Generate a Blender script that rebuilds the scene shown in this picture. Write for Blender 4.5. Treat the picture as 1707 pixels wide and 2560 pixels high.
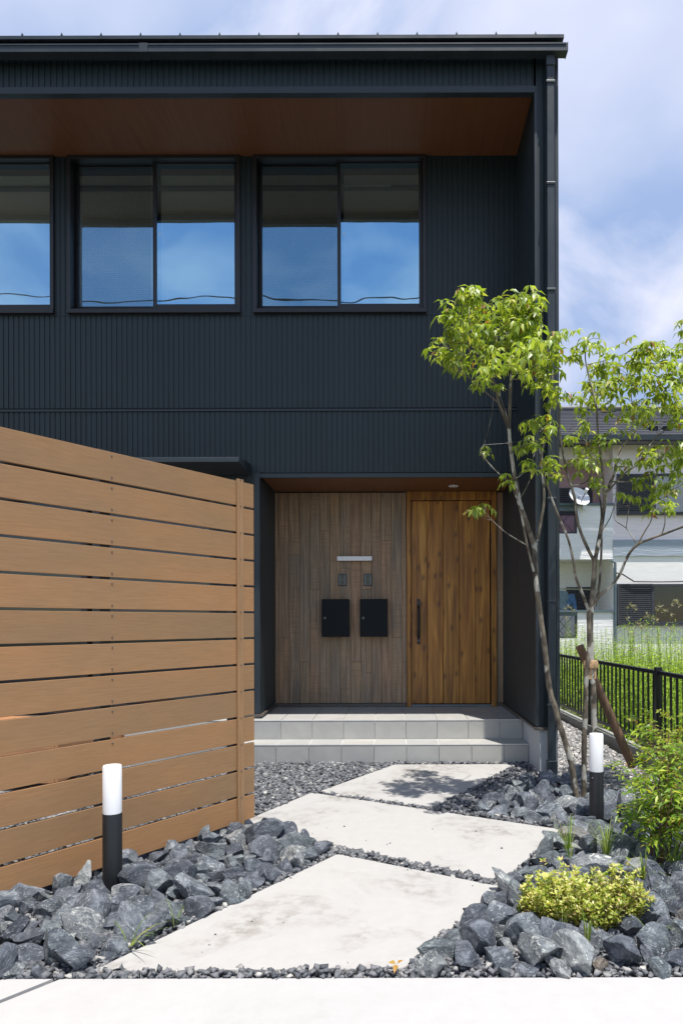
import bpy, bmesh, math, random
import numpy as np
from mathutils import Vector, Matrix, noise as mnoise

random.seed(7)
rng = np.random.default_rng(11)
S = bpy.context.scene
for o in list(bpy.data.objects):
    bpy.data.objects.remove(o)

# ------------------------------------------------------------------ camera
H = 1.30                # eye height
F = 1770.0              # focal length in photograph pixels
CX, CY = 985.0, 1555.0  # principal point in photograph pixels
ROLL = 0.0028
cam_d = bpy.data.cameras.new('camera')
cam = bpy.data.objects.new('camera', cam_d)
S.collection.objects.link(cam)
S.camera = cam
cam.location = (0, 0, H)
cam.rotation_euler = (math.radians(90), ROLL, 0)
cam_d.sensor_width = 36
cam_d.sensor_fit = 'AUTO'
cam_d.lens = 36 * F / 2560
cam_d.shift_x = -(CX - 853.5) / 2560
cam_d.shift_y = (CY - 1280) / 2560
cam_d.clip_end = 2000

# ------------------------------------------------------------------ light
SUN = Vector((.105, -.2386, 1)).normalized()
w = bpy.data.worlds.new('World')
S.world = w
w.use_nodes = True
nt = w.node_tree
nt.nodes.clear()
def N(t, typ, **k):
    n = t.nodes.new(typ)
    for a, v in k.items():
        setattr(n, a, v)
    return n
out = N(nt, 'ShaderNodeOutputWorld')
bg = N(nt, 'ShaderNodeBackground')
bg.inputs['Strength'].default_value = 0.13
sky = N(nt, 'ShaderNodeTexSky', sky_type='NISHITA', sun_disc=False)
sky.sun_elevation = math.asin(SUN.z)
sky.sun_rotation = math.atan2(SUN.x, SUN.y)
sky.air_density = 1.0
sky.dust_density = 0.3
sky.ozone_density = 1.0
tc = N(nt, 'ShaderNodeTexCoord')
mp = N(nt, 'ShaderNodeMapping')
mp.inputs['Scale'].default_value = (1.0, 1.0, 1.55)
mp.inputs['Location'].default_value = (5.3, 2.2, 4.1)
mp.inputs['Rotation'].default_value = (0.1, 0.35, 0.4)
n1 = N(nt, 'ShaderNodeTexNoise')
n1.inputs['Scale'].default_value = 3.4
n1.inputs['Detail'].default_value = 9
n1.inputs['Roughness'].default_value = .52
n1.inputs['Distortion'].default_value = .5
r1 = N(nt, 'ShaderNodeValToRGB')
r1.color_ramp.elements[0].position = .47
r1.color_ramp.elements[0].color = (0, 0, 0, 1)
r1.color_ramp.elements[1].position = .68
r1.color_ramp.elements[1].color = (.95, .95, .95, 1)
mx = N(nt, 'ShaderNodeMix', data_type='RGBA')
mx.inputs['B'].default_value = (5.2, 5.3, 6.2, 1)
nt.links.new(tc.outputs['Generated'], mp.inputs['Vector'])
nt.links.new(mp.outputs[0], n1.inputs['Vector'])
nt.links.new(n1.outputs['Fac'], r1.inputs[0])
# thin high haze, denser in the half of the sky behind the house
sx = N(nt, 'ShaderNodeSeparateXYZ')
hz = N(nt, 'ShaderNodeMapRange')
hz.inputs['From Min'].default_value = -.9; hz.inputs['From Max'].default_value = .6
hz.inputs['To Min'].default_value = 0.0; hz.inputs['To Max'].default_value = 1.0
nt.links.new(tc.outputs['Generated'], sx.inputs[0])
nt.links.new(sx.outputs['Y'], hz.inputs['Value'])
mxh = N(nt, 'ShaderNodeMath', operation='MAXIMUM')
n2 = N(nt, 'ShaderNodeTexNoise')
n2.inputs['Scale'].default_value = 2.1; n2.inputs['Detail'].default_value = 5; n2.inputs['Roughness'].default_value = .45; n2.inputs['Distortion'].default_value = .3
nt.links.new(mp.outputs[0], n2.inputs['Vector'])
r2 = N(nt, 'ShaderNodeValToRGB')
r2.color_ramp.elements[0].position = .40; r2.color_ramp.elements[0].color = (.05, .05, .05, 1)
r2.color_ramp.elements[1].position = .66; r2.color_ramp.elements[1].color = (.84, .84, .84, 1)
nt.links.new(n2.outputs['Fac'], r2.inputs[0])
hm = N(nt, 'ShaderNodeMath', operation='MULTIPLY')
nt.links.new(hz.outputs[0], hm.inputs[0]); nt.links.new(r2.outputs[0], hm.inputs[1])
nt.links.new(r1.outputs[0], mxh.inputs[0]); nt.links.new(hm.outputs[0], mxh.inputs[1])
nt.links.new(mxh.outputs[0], mx.inputs['Factor'])
mh = N(nt, 'ShaderNodeMix', data_type='RGBA')
mh.inputs['B'].default_value = (1.95, 2.75, 4.5, 1)
nt.links.new(sky.outputs[0], mh.inputs['A'])
nt.links.new(mh.outputs['Result'], mx.inputs['A'])
nt.links.new(hz.outputs[0], mh.inputs['Factor'])
nt.links.new(mx.outputs['Result'], bg.inputs['Color'])
nt.links.new(bg.outputs[0], out.inputs[0])

sun_d = bpy.data.lights.new('sun', 'SUN')
sun_d.energy = 4.8
sun_d.angle = math.radians(.53)
sun_d.color = (1, .965, .91)
sun = bpy.data.objects.new('sun', sun_d)
S.collection.objects.link(sun)
sun.rotation_euler = SUN.to_track_quat('Z', 'Y').to_euler()
sun.location = (5, -12, 45)
S.view_settings.view_transform = 'Standard'
S.view_settings.look = 'None'
S.view_settings.exposure = 0.45
S.view_settings.gamma = 1
S.view_settings.use_curve_mapping = False
S.render.film_transparent = False
S.cycles.max_bounces = 8
S.cycles.transparent_max_bounces = 16

# ------------------------------------------------------------------ photograph -> world
K = 2560 / 2352.0       # the tracing was done on a 1568 x 2352 view of the photograph
def unroll(x, y):
    dx, dy = x - CX, y - CY
    return dx - ROLL * dy, dy + ROLL * dx
def P(x, y, Y):         # point at depth Y seen at photograph pixel (x, y)
    dx, dy = unroll(x, y)
    return Vector((dx * Y / F, Y, H - dy * Y / F))
def T(x, y, Y):
    return P(x * K, y * K, Y)
def G(x, y, z=0.0):     # ground point under pixel
    dx, dy = unroll(x, y)
    Y = F * (H - z) / dy
    return Vector((dx * Y / F, Y, z))
def GT(x, y, z=0.0):
    return G(x * K, y * K, z)

# ------------------------------------------------------------------ scene helpers
WL = {}
def link(o, parent=None, wloc=(0, 0, 0)):
    S.collection.objects.link(o)
    wl = Vector(wloc)
    WL[o.name] = wl
    if parent is not None:
        o.parent = parent
        o.location = wl - WL[parent.name]
    else:
        o.location = wl
    return o
def tag(o, label=None, cat=None, group=None, kind=None):
    if label: o['label'] = label
    if cat: o['category'] = cat
    if group: o['group'] = group
    if kind: o['kind'] = kind
    return o
def empty(name, loc, label=None, cat=None, group=None, kind=None, parent=None):
    o = bpy.data.objects.new(name, None)
    o.empty_display_size = .1
    link(o, parent, loc)
    return tag(o, label, cat, group, kind)
class MB:
    def __init__(s):
        s.v = []; s.f = []
    def box(s, x0, x1, y0, y1, z0, z1):
        n = len(s.v)
        s.v += [(x, y, z) for z in (z0, z1) for y in (y0, y1) for x in (x0, x1)]
        s.f += [tuple(n + i for i in q) for q in ((0, 2, 3, 1), (4, 5, 7, 6), (0, 1, 5, 4), (1, 3, 7, 5), (3, 2, 6, 7), (2, 0, 4, 6))]
        return s
    def poly(s, pts):
        n = len(s.v); s.v += [tuple(p) for p in pts]; s.f.append(tuple(range(n, n + len(pts)))); return s
    def prism(s, pts, z0, z1):
        n = len(s.v); m = len(pts)
        s.v += [(p[0], p[1], z0) for p in pts] + [(p[0], p[1], z1) for p in pts]
        s.f.append(tuple(range(n + m - 1, n - 1, -1))); s.f.append(tuple(range(n + m, n + 2 * m)))
        for i in range(m):
            j = (i + 1) % m
            s.f.append((n + i, n + j, n + m + j, n + m + i))
        return s
    def prof(s, pts, axis, a0, a1):   # closed profile extruded along axis; pts are the two other coordinates
        n = len(s.v); m = len(pts)
        def c(p, a):
            return (a, p[0], p[1]) if axis == 'x' else ((p[0], a, p[1]) if axis == 'y' else (p[0], p[1], a))
        s.v += [c(p, a0) for p in pts] + [c(p, a1) for p in pts]
        s.f.append(tuple(range(n + m - 1, n - 1, -1))); s.f.append(tuple(range(n + m, n + 2 * m)))
        for i in range(m):
            j = (i + 1) % m
            s.f.append((n + i, n + j, n + m + j, n + m + i))
        return s
    def tube(s, pts, rad, seg=8, cap=True):
        pts = [Vector(p) for p in pts]
        if not hasattr(rad, '__len__'): rad = [rad] * len(pts)
        n = len(s.v)
        ref = Vector((.31, .17, .93)).normalized()
        for i, p in enumerate(pts):
            d = (pts[min(i + 1, len(pts) - 1)] - pts[max(i - 1, 0)]).normalized()
            a = d.cross(ref)
            if a.length < .05: a = d.cross(Vector((1, 0, 0)))
            a.normalize(); b = d.cross(a)
            for k in range(seg):
                t = 2 * math.pi * k / seg
                s.v.append(tuple(p + (a * math.cos(t) + b * math.sin(t)) * rad[i]))
        for i in range(len(pts) - 1):
            for k in range(seg):
                j = (k + 1) % seg
                s.f.append((n + i * seg + k, n + i * seg + j, n + (i + 1) * seg + j, n + (i + 1) * seg + k))
        if cap:
            s.f.append(tuple(range(n + seg - 1, n - 1, -1)))
            s.f.append(tuple(range(n + (len(pts) - 1) * seg, n + len(pts) * seg)))
        return s
    def lathe(s, prof, cx, cy, seg=32):   # prof: (radius, z)
        n = len(s.v)
        for r, z in prof:
            for k in range(seg):
                t = 2 * math.pi * k / seg
                s.v.append((cx + r * math.cos(t), cy + r * math.sin(t), z))
        for i in range(len(prof) - 1):
            for k in range(seg):
                j = (k + 1) % seg
                s.f.append((n + i * seg + k, n + i * seg + j, n + (i + 1) * seg + j, n + (i + 1) * seg + k))
        return s
    def mesh(s, name, m):
        me = bpy.data.meshes.new(name)
        me.from_pydata(s.v, [], s.f)
        me.update()
        if m: me.materials.append(m)
        return me
    def build(s, name, m, parent=None, loc=(0, 0, 0), bevel=0, smooth=False, rz=0):
        me = s.mesh(name, m)
        bm = bmesh.new(); bm.from_mesh(me)
        bmesh.ops.recalc_face_normals(bm, faces=bm.faces)
        bm.to_mesh(me); bm.free()
        if smooth:
            me.shade_smooth()
            try:
                me.set_sharp_from_angle(angle=math.radians(40))
            except Exception:
                pass
        o = bpy.data.objects.new(name, me)
        link(o, parent, loc)
        o.rotation_euler = (0, 0, rz)
        if bevel:
            b = o.modifiers.new('bevel', 'BEVEL'); b.width = bevel; b.segments = 2; b.limit_method = 'ANGLE'
        return o
def inst(name, me, parent, loc, rot=(0, 0, 0), sc=(1, 1, 1)):
    o = bpy.data.objects.new(name, me)
    link(o, parent, loc)
    o.rotation_euler = rot; o.scale = sc
    return o

# ------------------------------------------------------------------ materials
def base_mat(name):
    m = bpy.data.materials.new(name); m.use_nodes = True
    t = m.node_tree
    return m, t, t.nodes['Principled BSDF']
def coord(t, scale=(1, 1, 1), rnd=0.0, use='Object'):
    c = N(t, 'ShaderNodeTexCoord')
    mp = N(t, 'ShaderNodeMapping')
    mp.inputs['Scale'].default_value = scale
    t.links.new(c.outputs[use], mp.inputs['Vector'])
    if rnd:
        oi = N(t, 'ShaderNodeObjectInfo')
        ml = N(t, 'ShaderNodeMath', operation='MULTIPLY'); ml.inputs[1].default_value = rnd
        t.links.new(oi.outputs['Random'], ml.inputs[0])
        cb = N(t, 'ShaderNodeCombineXYZ')
        for i in range(3): t.links.new(ml.outputs[0], cb.inputs[i])
        t.links.new(cb.outputs[0], mp.inputs['Location'])
    return mp
def noise(t, vec, scale, detail=4, rough=.55, dist=0.0):
    n = N(t, 'ShaderNodeTexNoise')
    n.inputs['Scale'].default_value = scale
    n.inputs['Detail'].default_value = detail
    n.inputs['Roughness'].default_value = rough
    n.inputs['Distortion'].default_value = dist
    t.links.new(vec.outputs[0], n.inputs['Vector'])
    return n
def ramp(t, src, stops):
    r = N(t, 'ShaderNodeValToRGB')
    e = r.color_ramp.elements
    while len(e) < len(stops): e.new(.5)
    for i, (p, c) in enumerate(stops):
        e[i].position = p
        e[i].color = (*c, 1) if hasattr(c, '__len__') else (c, c, c, 1)
    t.links.new(src, r.inputs[0])
    return r
def mixc(t, fac, a, b, mode='MIX'):
    m = N(t, 'ShaderNodeMix', data_type='RGBA', blend_type=mode)
    if hasattr(fac, 'node'): t.links.new(fac, m.inputs['Factor'])
    else: m.inputs['Factor'].default_value = fac
    for s, v in (('A', a), ('B', b)):
        if hasattr(v, 'node'): t.links.new(v, m.inputs[s])
        else: m.inputs[s].default_value = (*v, 1)
    return m
def bump(t, bs, h, strength=.3, dist=.01):
    b = N(t, 'ShaderNodeBump')
    b.inputs['Strength'].default_value = strength
    b.inputs['Distance'].default_value = dist
    t.links.new(h, b.inputs['Height'])
    t.links.new(b.outputs[0], bs.inputs['Normal'])
    return b
def plain(name, col, rough=.5, var=.12, scale=6, metal=0, spec=.5, bumpv=0, bs=60, sc=(1, 1, 1), rnd=0, island=0):
    m, t, b = base_mat(name)
    v = coord(t, sc, rnd)
    n = noise(t, v, scale, 6)
    c1 = tuple(x * (1 - var) for x in col); c2 = tuple(min(1, x * (1 + var)) for x in col)
    r = ramp(t, n.outputs['Fac'], [(.3, c1), (.7, c2)])
    col_out = r.outputs[0]
    t.links.new(col_out, b.inputs['Base Color'])
    r2 = ramp(t, n.outputs['Fac'], [(.3, max(0, rough - .06)), (.7, min(1, rough + .06))])
    t.links.new(r2.outputs[0], b.inputs['Roughness'])
    b.inputs['Metallic'].default_value = metal
    b.inputs['Specular IOR Level'].default_value = spec
    if bumpv:
        n2 = noise(t, v, bs, 5)
        bump(t, b, n2.outputs['Fac'], bumpv, .003)
    return m
def rnd_tint(t, colsock, lo, hi):
    oi = N(t, 'ShaderNodeObjectInfo')
    r = ramp(t, oi.outputs['Random'], [(0, lo), (1, hi)])
    return mixc(t, 1.0, colsock, r.outputs[0], 'MULTIPLY')

M = {}
# painted metal siding, almost black blue
def siding_mat():
    m, t, b = base_mat('dark_metal_siding')
    v = coord(t, (1, 1, .12))
    n = noise(t, v, 3.0, 6)
    v2 = coord(t, (1, 1, 1)); n2 = noise(t, v2, 350, 2)
    r = ramp(t, n.outputs['Fac'], [(.25, (.0105, .0185, .023)), (.75, (.0145, .025, .031))])
    t.links.new(r.outputs[0], b.inputs['Base Color'])
    b.inputs['Roughness'].default_value = .45
    b.inputs['Specular IOR Level'].default_value = .42
    bump(t, b, n2.outputs['Fac'], .12, .001)
    return m
M['siding'] = siding_mat()
M['trim'] = plain('dark_metal_trim', (.020, .028, .036), .42, .1, 5, bumpv=.05, bs=200)
M['frame'] = plain('bronze_black_aluminium', (.016, .015, .018), .38, .1, 5)
M['roof'] = plain('dark_roof_steel', (.012, .026, .028), .35, .1, 5)
M['black'] = plain('black_powder_coat', (.009, .0095, .011), .42, .15, 8, bumpv=.05, bs=400)
M['blackbox'] = plain('matt_black_steel', (.004, .0055, .008), .5, .1, 20, spec=.2, bumpv=.05, bs=500)
M['grey'] = plain('grey_plastic', (.16, .17, .18), .4, .08, 20)
M['white'] = plain('white_plastic', (.78, .78, .8), .4, .03, 10)
M['lens'] = plain('dark_glossy_plastic', (.004, .004, .005), .08, .1, 10)
M['steel'] = plain('bright_steel', (.55, .56, .58), .25, .05, 30, metal=1)
M['opal'] = plain('opal_acrylic', (.86, .86, .87), .3, .01, 10)
M['bronze'] = plain('bronze_trim', (.10, .085, .075), .4, .1, 8)

def concrete(name, col, stain, amt=.5, sc=1.5, rough=.8):
    m, t, b = base_mat(name)
    v = coord(t)
    n = noise(t, v, sc, 9, .62, .6)
    n2 = noise(t, v, 14, 8, .65)
    n3 = noise(t, v, 160, 4, .7)
    r = ramp(t, n.outputs['Fac'], [(.50, 0.0), (.66, 1.0)])
    r2 = ramp(t, n2.outputs['Fac'], [(.42, 0.0), (.6, 1.0)])
    f = mixc(t, 1.0, r.outputs[0], r2.outputs[0], 'MULTIPLY')
    ml = N(t, 'ShaderNodeMath', operation='MULTIPLY'); ml.inputs[1].default_value = amt
    t.links.new(f.outputs['Result'], ml.inputs[0])
    c = mixc(t, ml.outputs[0], col, stain)
    r3 = ramp(t, n2.outputs['Fac'], [(.3, .93), (.7, 1.0)])
    c2 = mixc(t, 1.0, c.outputs['Result'], r3.outputs[0], 'MULTIPLY')
    sp = ramp(t, n3.outputs['Fac'], [(.26, .72), (.34, 1.0)])
    c3 = mixc(t, 1.0, c2.outputs['Result'], sp.outputs[0], 'MULTIPLY')
    t.links.new(c3.outputs['Result'], b.inputs['Base Color'])
    b.inputs['Roughness'].default_value = rough
    b.inputs['Specular IOR Level'].default_value = .3
    bump(t, b, n3.outputs['Fac'], .15, .002)
    return m
M['slab'] = concrete('pale_slab_concrete', (.40, .388, .37), (.22, .198, .175), .9, 1.3)
M['pave'] = concrete('pale_pavement_concrete', (.42, .410, .400), (.33, .315, .30), .7, .9)
M['found'] = concrete('grey_foundation_render', (.44, .45, .46), (.34, .34, .34), .4, 1.0)
M['curb'] = concrete('grey_curb_concrete', (.30, .295, .29), (.18, .175, .17), .7, 5)
M['asphalt'] = plain('street_asphalt', (.05, .05, .052), .85, .3, 8, bumpv=.5, bs=90)
M['grout'] = plain('pale_grout', (.60, .59, .57), .8)

def tile_mat():
    m, t, b = base_mat('grey_slate_look_tile')
    v = coord(t, (1, 1, 1), 7.0)
    n = noise(t, v, 3.2, 8, .6, 1.2)
    n2 = noise(t, v, 90, 5)
    r = ramp(t, n.outputs['Fac'], [(.3, (.335, .328, .308)), (.55, (.375, .367, .342)), (.75, (.415, .405, .375))])
    c = rnd_tint(t, r.outputs[0], (.94, .95, .97), (1.04, 1.03, 1.02))
    t.links.new(c.outputs['Result'], b.inputs['Base Color'])
    b.inputs['Roughness'].default_value = .6
    bump(t, b, n.outputs['Fac'], .15, .004)
    return m
M['tile'] = tile_mat()

def slat_mat():     # wood plastic composite boards: grain along local x
    m, t, b = base_mat('brown_composite_board')
    v = coord(t, (2.5, 1, 95), 9.0)
    n = noise(t, v, 3.2, 8, .66)
    v2 = coord(t, (6, 1, 300), 5.0)
    n2 = noise(t, v2, 1.5, 5, .7)
    v3 = coord(t, (1, 1, 3), 5.0); n3 = noise(t, v3, 1.1, 4)
    r = ramp(t, n.outputs['Fac'], [(.28, (.31, .172, .080)), (.5, (.36, .205, .098)), (.72, (.41, .238, .118))])
    r2 = ramp(t, n2.outputs['Fac'], [(.3, .84), (.55, 1.0), (.75, 1.12)])
    c = mixc(t, 1.0, r.outputs[0], r2.outputs[0], 'MULTIPLY')
    r3 = ramp(t, n3.outputs['Fac'], [(.35, (.88, .93, .98)), (.65, (1.05, 1.0, .95))])
    c2 = mixc(t, 1.0, c.outputs['Result'], r3.outputs[0], 'MULTIPLY')
    c3 = rnd_tint(t, c2.outputs['Result'], (.88, .90, .92), (1.08, 1.02, .97))
    t.links.new(c3.outputs['Result'], b.inputs['Base Color'])
    b.inputs['Roughness'].default_value = .62
    b.inputs['Specular IOR Level'].default_value = .35
    bump(t, b, n2.outputs['Fac'], .25, .0015)
    return m
M['slat'] = slat_mat()
M['batten'] = plain('brown_batten', (.34, .195, .095), .5, .12, 8, sc=(6, 6, .5))
M['deck'] = plain('brown_deck', (.42, .2, .09), .6, .12, 8)

def plank_mat():    # aged print planks on the porch wall, saw marks across, grain along z
    m, t, b = base_mat('weathered_plank')
    v = coord(t, (30, 1, 1.3), 23.0)
    n = noise(t, v, 1.6, 8, .65)
    v2 = coord(t, (2.2, 1, 75), 13.0)
    n2 = noise(t, v2, 1.3, 5, .7)
    v3 = coord(t, (3, 1, 1.2), 17.0)
    n3 = noise(t, v3, 1.6, 4)
    r = ramp(t, n.outputs['Fac'], [(.25, (.17, .12, .080)), (.5, (.32, .225, .150)), (.75, (.50, .36, .24))])
    r2 = ramp(t, n2.outputs['Fac'], [(.3, .66), (.5, 1.0), (.75, 1.12)])
    mk = ramp(t, n3.outputs['Fac'], [(.42, 0.0), (.58, 1.0)])
    c = mixc(t, mk.outputs[0], (1, 1, 1), r2.outputs[0])
    c1 = mixc(t, 1.0, r.outputs[0], c.outputs['Result'], 'MULTIPLY')
    r3 = ramp(t, n3.outputs['Fac'], [(.3, (.72, .78, .86)), (.7, (1.1, 1.0, .9))])
    c2 = mixc(t, 1.0, c1.outputs['Result'], r3.outputs[0], 'MULTIPLY')
    oi = N(t, 'ShaderNodeObjectInfo')
    rr = ramp(t, oi.outputs['Random'], [(0, (.90, .93, .95)), (.25, (1.06, 1.03, .95)), (.5, (.96, .98, .98)), (.75, (1.08, .98, .92)), (1, (.94, .92, .90))])
    c3 = mixc(t, 1.0, c2.outputs['Result'], rr.outputs[0], 'MULTIPLY')
    t.links.new(c3.outputs['Result'], b.inputs['Base Color'])
    b.inputs['Roughness'].default_value = .6
    bump(t, b, n.outputs['Fac'], .2, .002)
    return m
M['plank'] = plank_mat()

def door_mat():
    m, t, b = base_mat('honey_brown_door_wood')
    v = coord(t, (14, 1, .8), 31.0)
    n = noise(t, v, 1.5, 7, .55, .6)
    v2 = coord(t, (60, 1, 3), 11.0); n2 = noise(t, v2, 2, 5, .6)
    v3 = coord(t, (1.0, .0, .52), 41.0)
    vo = N(t, 'ShaderNodeTexVoronoi', voronoi_dimensions='2D'); vo.inputs['Scale'].default_value = 6.0
    sz = N(t, 'ShaderNodeSeparateXYZ'); cz = N(t, 'ShaderNodeCombineXYZ')
    t.links.new(v3.outputs[0], sz.inputs[0]); t.links.new(sz.outputs[0], cz.inputs[0]); t.links.new(sz.outputs[2], cz.inputs[1])
    t.links.new(cz.outputs[0], vo.inputs['Vector'])
    kn = ramp(t, vo.outputs['Distance'], [(.04, 1.0), (.16, 0.0)])
    r = ramp(t, n.outputs['Fac'], [(.25, (.15, .053, .009)), (.45, (.31, .125, .020)), (.6, (.47, .21, .036)), (.75, (.68, .36, .075))])
    r2 = ramp(t, n2.outputs['Fac'], [(.3, .8), (.7, 1.1)])
    c = mixc(t, 1.0, r.outputs[0], r2.outputs[0], 'MULTIPLY')
    ml = N(t, 'ShaderNodeMath', operation='MULTIPLY'); ml.inputs[1].default_value = .65
    t.links.new(kn.outputs[0], ml.inputs[0])
    c2 = mixc(t, ml.outputs[0], c.outputs['Result'], (.06, .02, .010))
    c3 = rnd_tint(t, c2.outputs['Result'], (.85, .85, .85), (1.12, 1.1, 1.05))
    t.links.new(c3.outputs['Result'], b.inputs['Base Color'])
    b.inputs['Roughness'].default_value = .45
    return m
M['door'] = door_mat()

def soffit_mat():
    m, t, b = base_mat('red_brown_soffit_board')
    v = coord(t, (60, .8, 1))
    n = noise(t, v, 2, 6, .6)
    r = ramp(t, n.outputs['Fac'], [(.3, (.105, .038, .014)), (.7, (.175, .069, .028))])
    t.links.new(r.outputs[0], b.inputs['Base Color'])
    b.inputs['Roughness'].default_value = .5
    return m
M['soffit'] = soffit_mat()

def glass_mat(name, refl, tint, trans, wav=.05):
    m = bpy.data.materials.new(name); m.use_nodes = True
    t = m.node_tree; t.nodes.clear()
    o = N(t, 'ShaderNodeOutputMaterial')
    g = N(t, 'ShaderNodeBsdfGlossy'); g.inputs['Roughness'].default_value = 0.0
    g.inputs['Color'].default_value = (*tint, 1)
    tr = N(t, 'ShaderNodeBsdfTransparent'); tr.inputs['Color'].default_value = (*trans, 1)
    fr = N(t, 'ShaderNodeLayerWeight'); fr.inputs['Blend'].default_value = .25
    mr = N(t, 'ShaderNodeMapRange')
    mr.inputs['To Min'].default_value = refl; mr.inputs['To Max'].default_value = 1.0
    t.links.new(fr.outputs['Fresnel'], mr.inputs['Value'])
    mi = N(t, 'ShaderNodeMixShader')
    t.links.new(mr.outputs[0], mi.inputs[0])
    t.links.new(tr.outputs[0], mi.inputs[1]); t.links.new(g.outputs[0], mi.inputs[2])
    t.links.new(mi.outputs[0], o.inputs[0])
    v = coord(t, (1, 1, 1), 9.0); n = noise(t, v, 1.3, 2)
    b = N(t, 'ShaderNodeBump'); b.inputs['Strength'].default_value = wav; b.inputs['Distance'].default_value = .05
    t.links.new(n.outputs['Fac'], b.inputs['Height'])
    t.links.new(b.outputs[0], g.inputs['Normal'])
    return m
M['glass'] = glass_mat('coated_window_glass', .64, (.42, .76, 1.0), (1, 1, .97))
M['farglass'] = glass_mat('far_window_glass', .03, (1, 1, 1), (.7, .7, .7), 0)
def screen_mat():
    m = bpy.data.materials.new('insect_screen_mesh'); m.use_nodes = True
    t = m.node_tree; t.nodes.clear()
    o = N(t, 'ShaderNodeOutputMaterial')
    tr = N(t, 'ShaderNodeBsdfTransparent'); d = N(t, 'ShaderNodeBsdfDiffuse')
    d.inputs['Color'].default_value = (.01, .01, .012, 1)
    v = coord(t)
    sp = N(t, 'ShaderNodeSeparateXYZ'); t.links.new(v.outputs[0], sp.inputs[0])
    a = []
    for s in ('X', 'Z'):
        ml = N(t, 'ShaderNodeMath', operation='MULTIPLY'); ml.inputs[1].default_value = 2 * math.pi / .021
        t.links.new(sp.outputs[s], ml.inputs[0])
        sn = N(t, 'ShaderNodeMath', operation='SINE'); t.links.new(ml.outputs[0], sn.inputs[0]); a.append(sn)
    ad = N(t, 'ShaderNodeMath', operation='ADD'); t.links.new(a[0].outputs[0], ad.inputs[0]); t.links.new(a[1].outputs[0], ad.inputs[1])
    mr = N(t, 'ShaderNodeMapRange'); mr.inputs['From Min'].default_value = -2; mr.inputs['From Max'].default_value = 2
    mr.inputs['To Min'].default_value = .16; mr.inputs['To Max'].default_value = .30
    t.links.new(ad.outputs[0], mr.inputs['Value'])
    mi = N(t, 'ShaderNodeMixShader'); t.links.new(mr.outputs[0], mi.inputs[0])
    t.links.new(tr.outputs[0], mi.inputs[1]); t.links.new(d.outputs[0], mi.inputs[2]); t.links.new(mi.outputs[0], o.inputs[0])
    return m
M['screen'] = screen_mat()
M['room'] = plain('cream_interior_paint', (.88, .84, .75), .7, .04, 2)
M['room2'] = plain('pale_interior_cornice', (.86, .80, .66), .7, .04, 2)

def chip_mat(name, stops, rough=.75):
    m, t, b = base_mat(name)
    g = N(t, 'ShaderNodeNewGeometry')
    r = ramp(t, g.outputs['Random Per Island'], stops)
    v = coord(t); n = noise(t, v, 60, 4)
    r2 = ramp(t, n.outputs['Fac'], [(.3, .8), (.7, 1.15)])
    c = mixc(t, 1.0, r.outputs[0], r2.outputs[0], 'MULTIPLY')
    t.links.new(c.outputs['Result'], b.inputs['Base Color'])
    b.inputs['Roughness'].default_value = rough
    return m
M['chip'] = chip_mat('blue_grey_gravel', [(0, (.06, .065, .075)), (.4, (.12, .125, .135)), (.78, (.18, .18, .19)), (.96, (.27, .265, .26)), (1, (.45, .43, .40))])
M['chip2'] = chip_mat('pale_gravel', [(0, (.12, .12, .125)), (.4, (.24, .235, .235)), (.75, (.36, .345, .335)), (.93, (.5, .47, .44)), (1, (.68, .62, .56))])

def gravel_base():
    m, t, b = base_mat('fine_gravel_bed')
    v = coord(t)
    vo = N(t, 'ShaderNodeTexVoronoi'); vo.inputs['Scale'].default_value = 55
    t.links.new(v.outputs[0], vo.inputs['Vector'])
    sp = N(t, 'ShaderNodeSeparateColor'); t.links.new(vo.outputs['Color'], sp.inputs[0])
    r = ramp(t, sp.outputs[0], [(0, (.05, .052, .06)), (.5, (.13, .13, .14)), (.9, (.24, .235, .23)), (1, (.5, .48, .45))])
    t.links.new(r.outputs[0], b.inputs['Base Color']); b.inputs['Roughness'].default_value = .8
    bump(t, b, vo.outputs['Distance'], 1.0, .012)
    return m
M['gravelbed'] = gravel_base()

def rock_mat():
    m, t, b = base_mat('blue_grey_crushed_rock')
    v = coord(t, (1, 1, 1), 50.0)
    n = noise(t, v, 1.2, 9, .62, .8)
    n2 = noise(t, v, 3.5, 8, .7, 1.5)
    v3 = coord(t, (1, 1, 4.5), 33.0); n3 = noise(t, v3, 2.4, 7, .7, 1.2)
    r = ramp(t, n.outputs['Fac'], [(.30, (.034, .041, .052)), (.5, (.098, .110, .128)), (.70, (.27, .285, .305))])
    dust = ramp(t, n2.outputs['Fac'], [(.55, 0.0), (.62, .9)])
    c = mixc(t, dust.outputs[0], r.outputs[0], (.40, .41, .41))
    vein = ramp(t, n3.outputs['Fac'], [(.48, 0.0), (.50, .28), (.52, 0.0)])
    c2 = mixc(t, vein.outputs[0], c.outputs['Result'], (.42, .43, .43))
    oi = N(t, 'ShaderNodeObjectInfo')
    rr = ramp(t, oi.outputs['Random'], [(0, (.62, .65, .72)), (.3, (.92, .94, 1.0)), (.55, (1.3, 1.32, 1.34)), (.8, (.95, 1.03, 1.0)), (.93, (1.95, 1.9, 1.75)), (.985, (1.4, 1.35, 1.25)), (1, (1.7, 1.3, .95))])
    c3 = mixc(t, 1.0, c2.outputs['Result'], rr.outputs[0], 'MULTIPLY')
    t.links.new(c3.outputs['Result'], b.inputs['Base Color'])
    b.inputs['Roughness'].default_value = .6
    b.inputs['Specular IOR Level'].default_value = .45
    ad = N(t, 'ShaderNodeMath', operation='ADD')
    t.links.new(n2.outputs['Fac'], ad.inputs[0]); t.links.new(n3.outputs['Fac'], ad.inputs[1])
    bump(t, b, ad.outputs[0], .8, .022)
    return m
M['rock'] = rock_mat()

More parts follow.
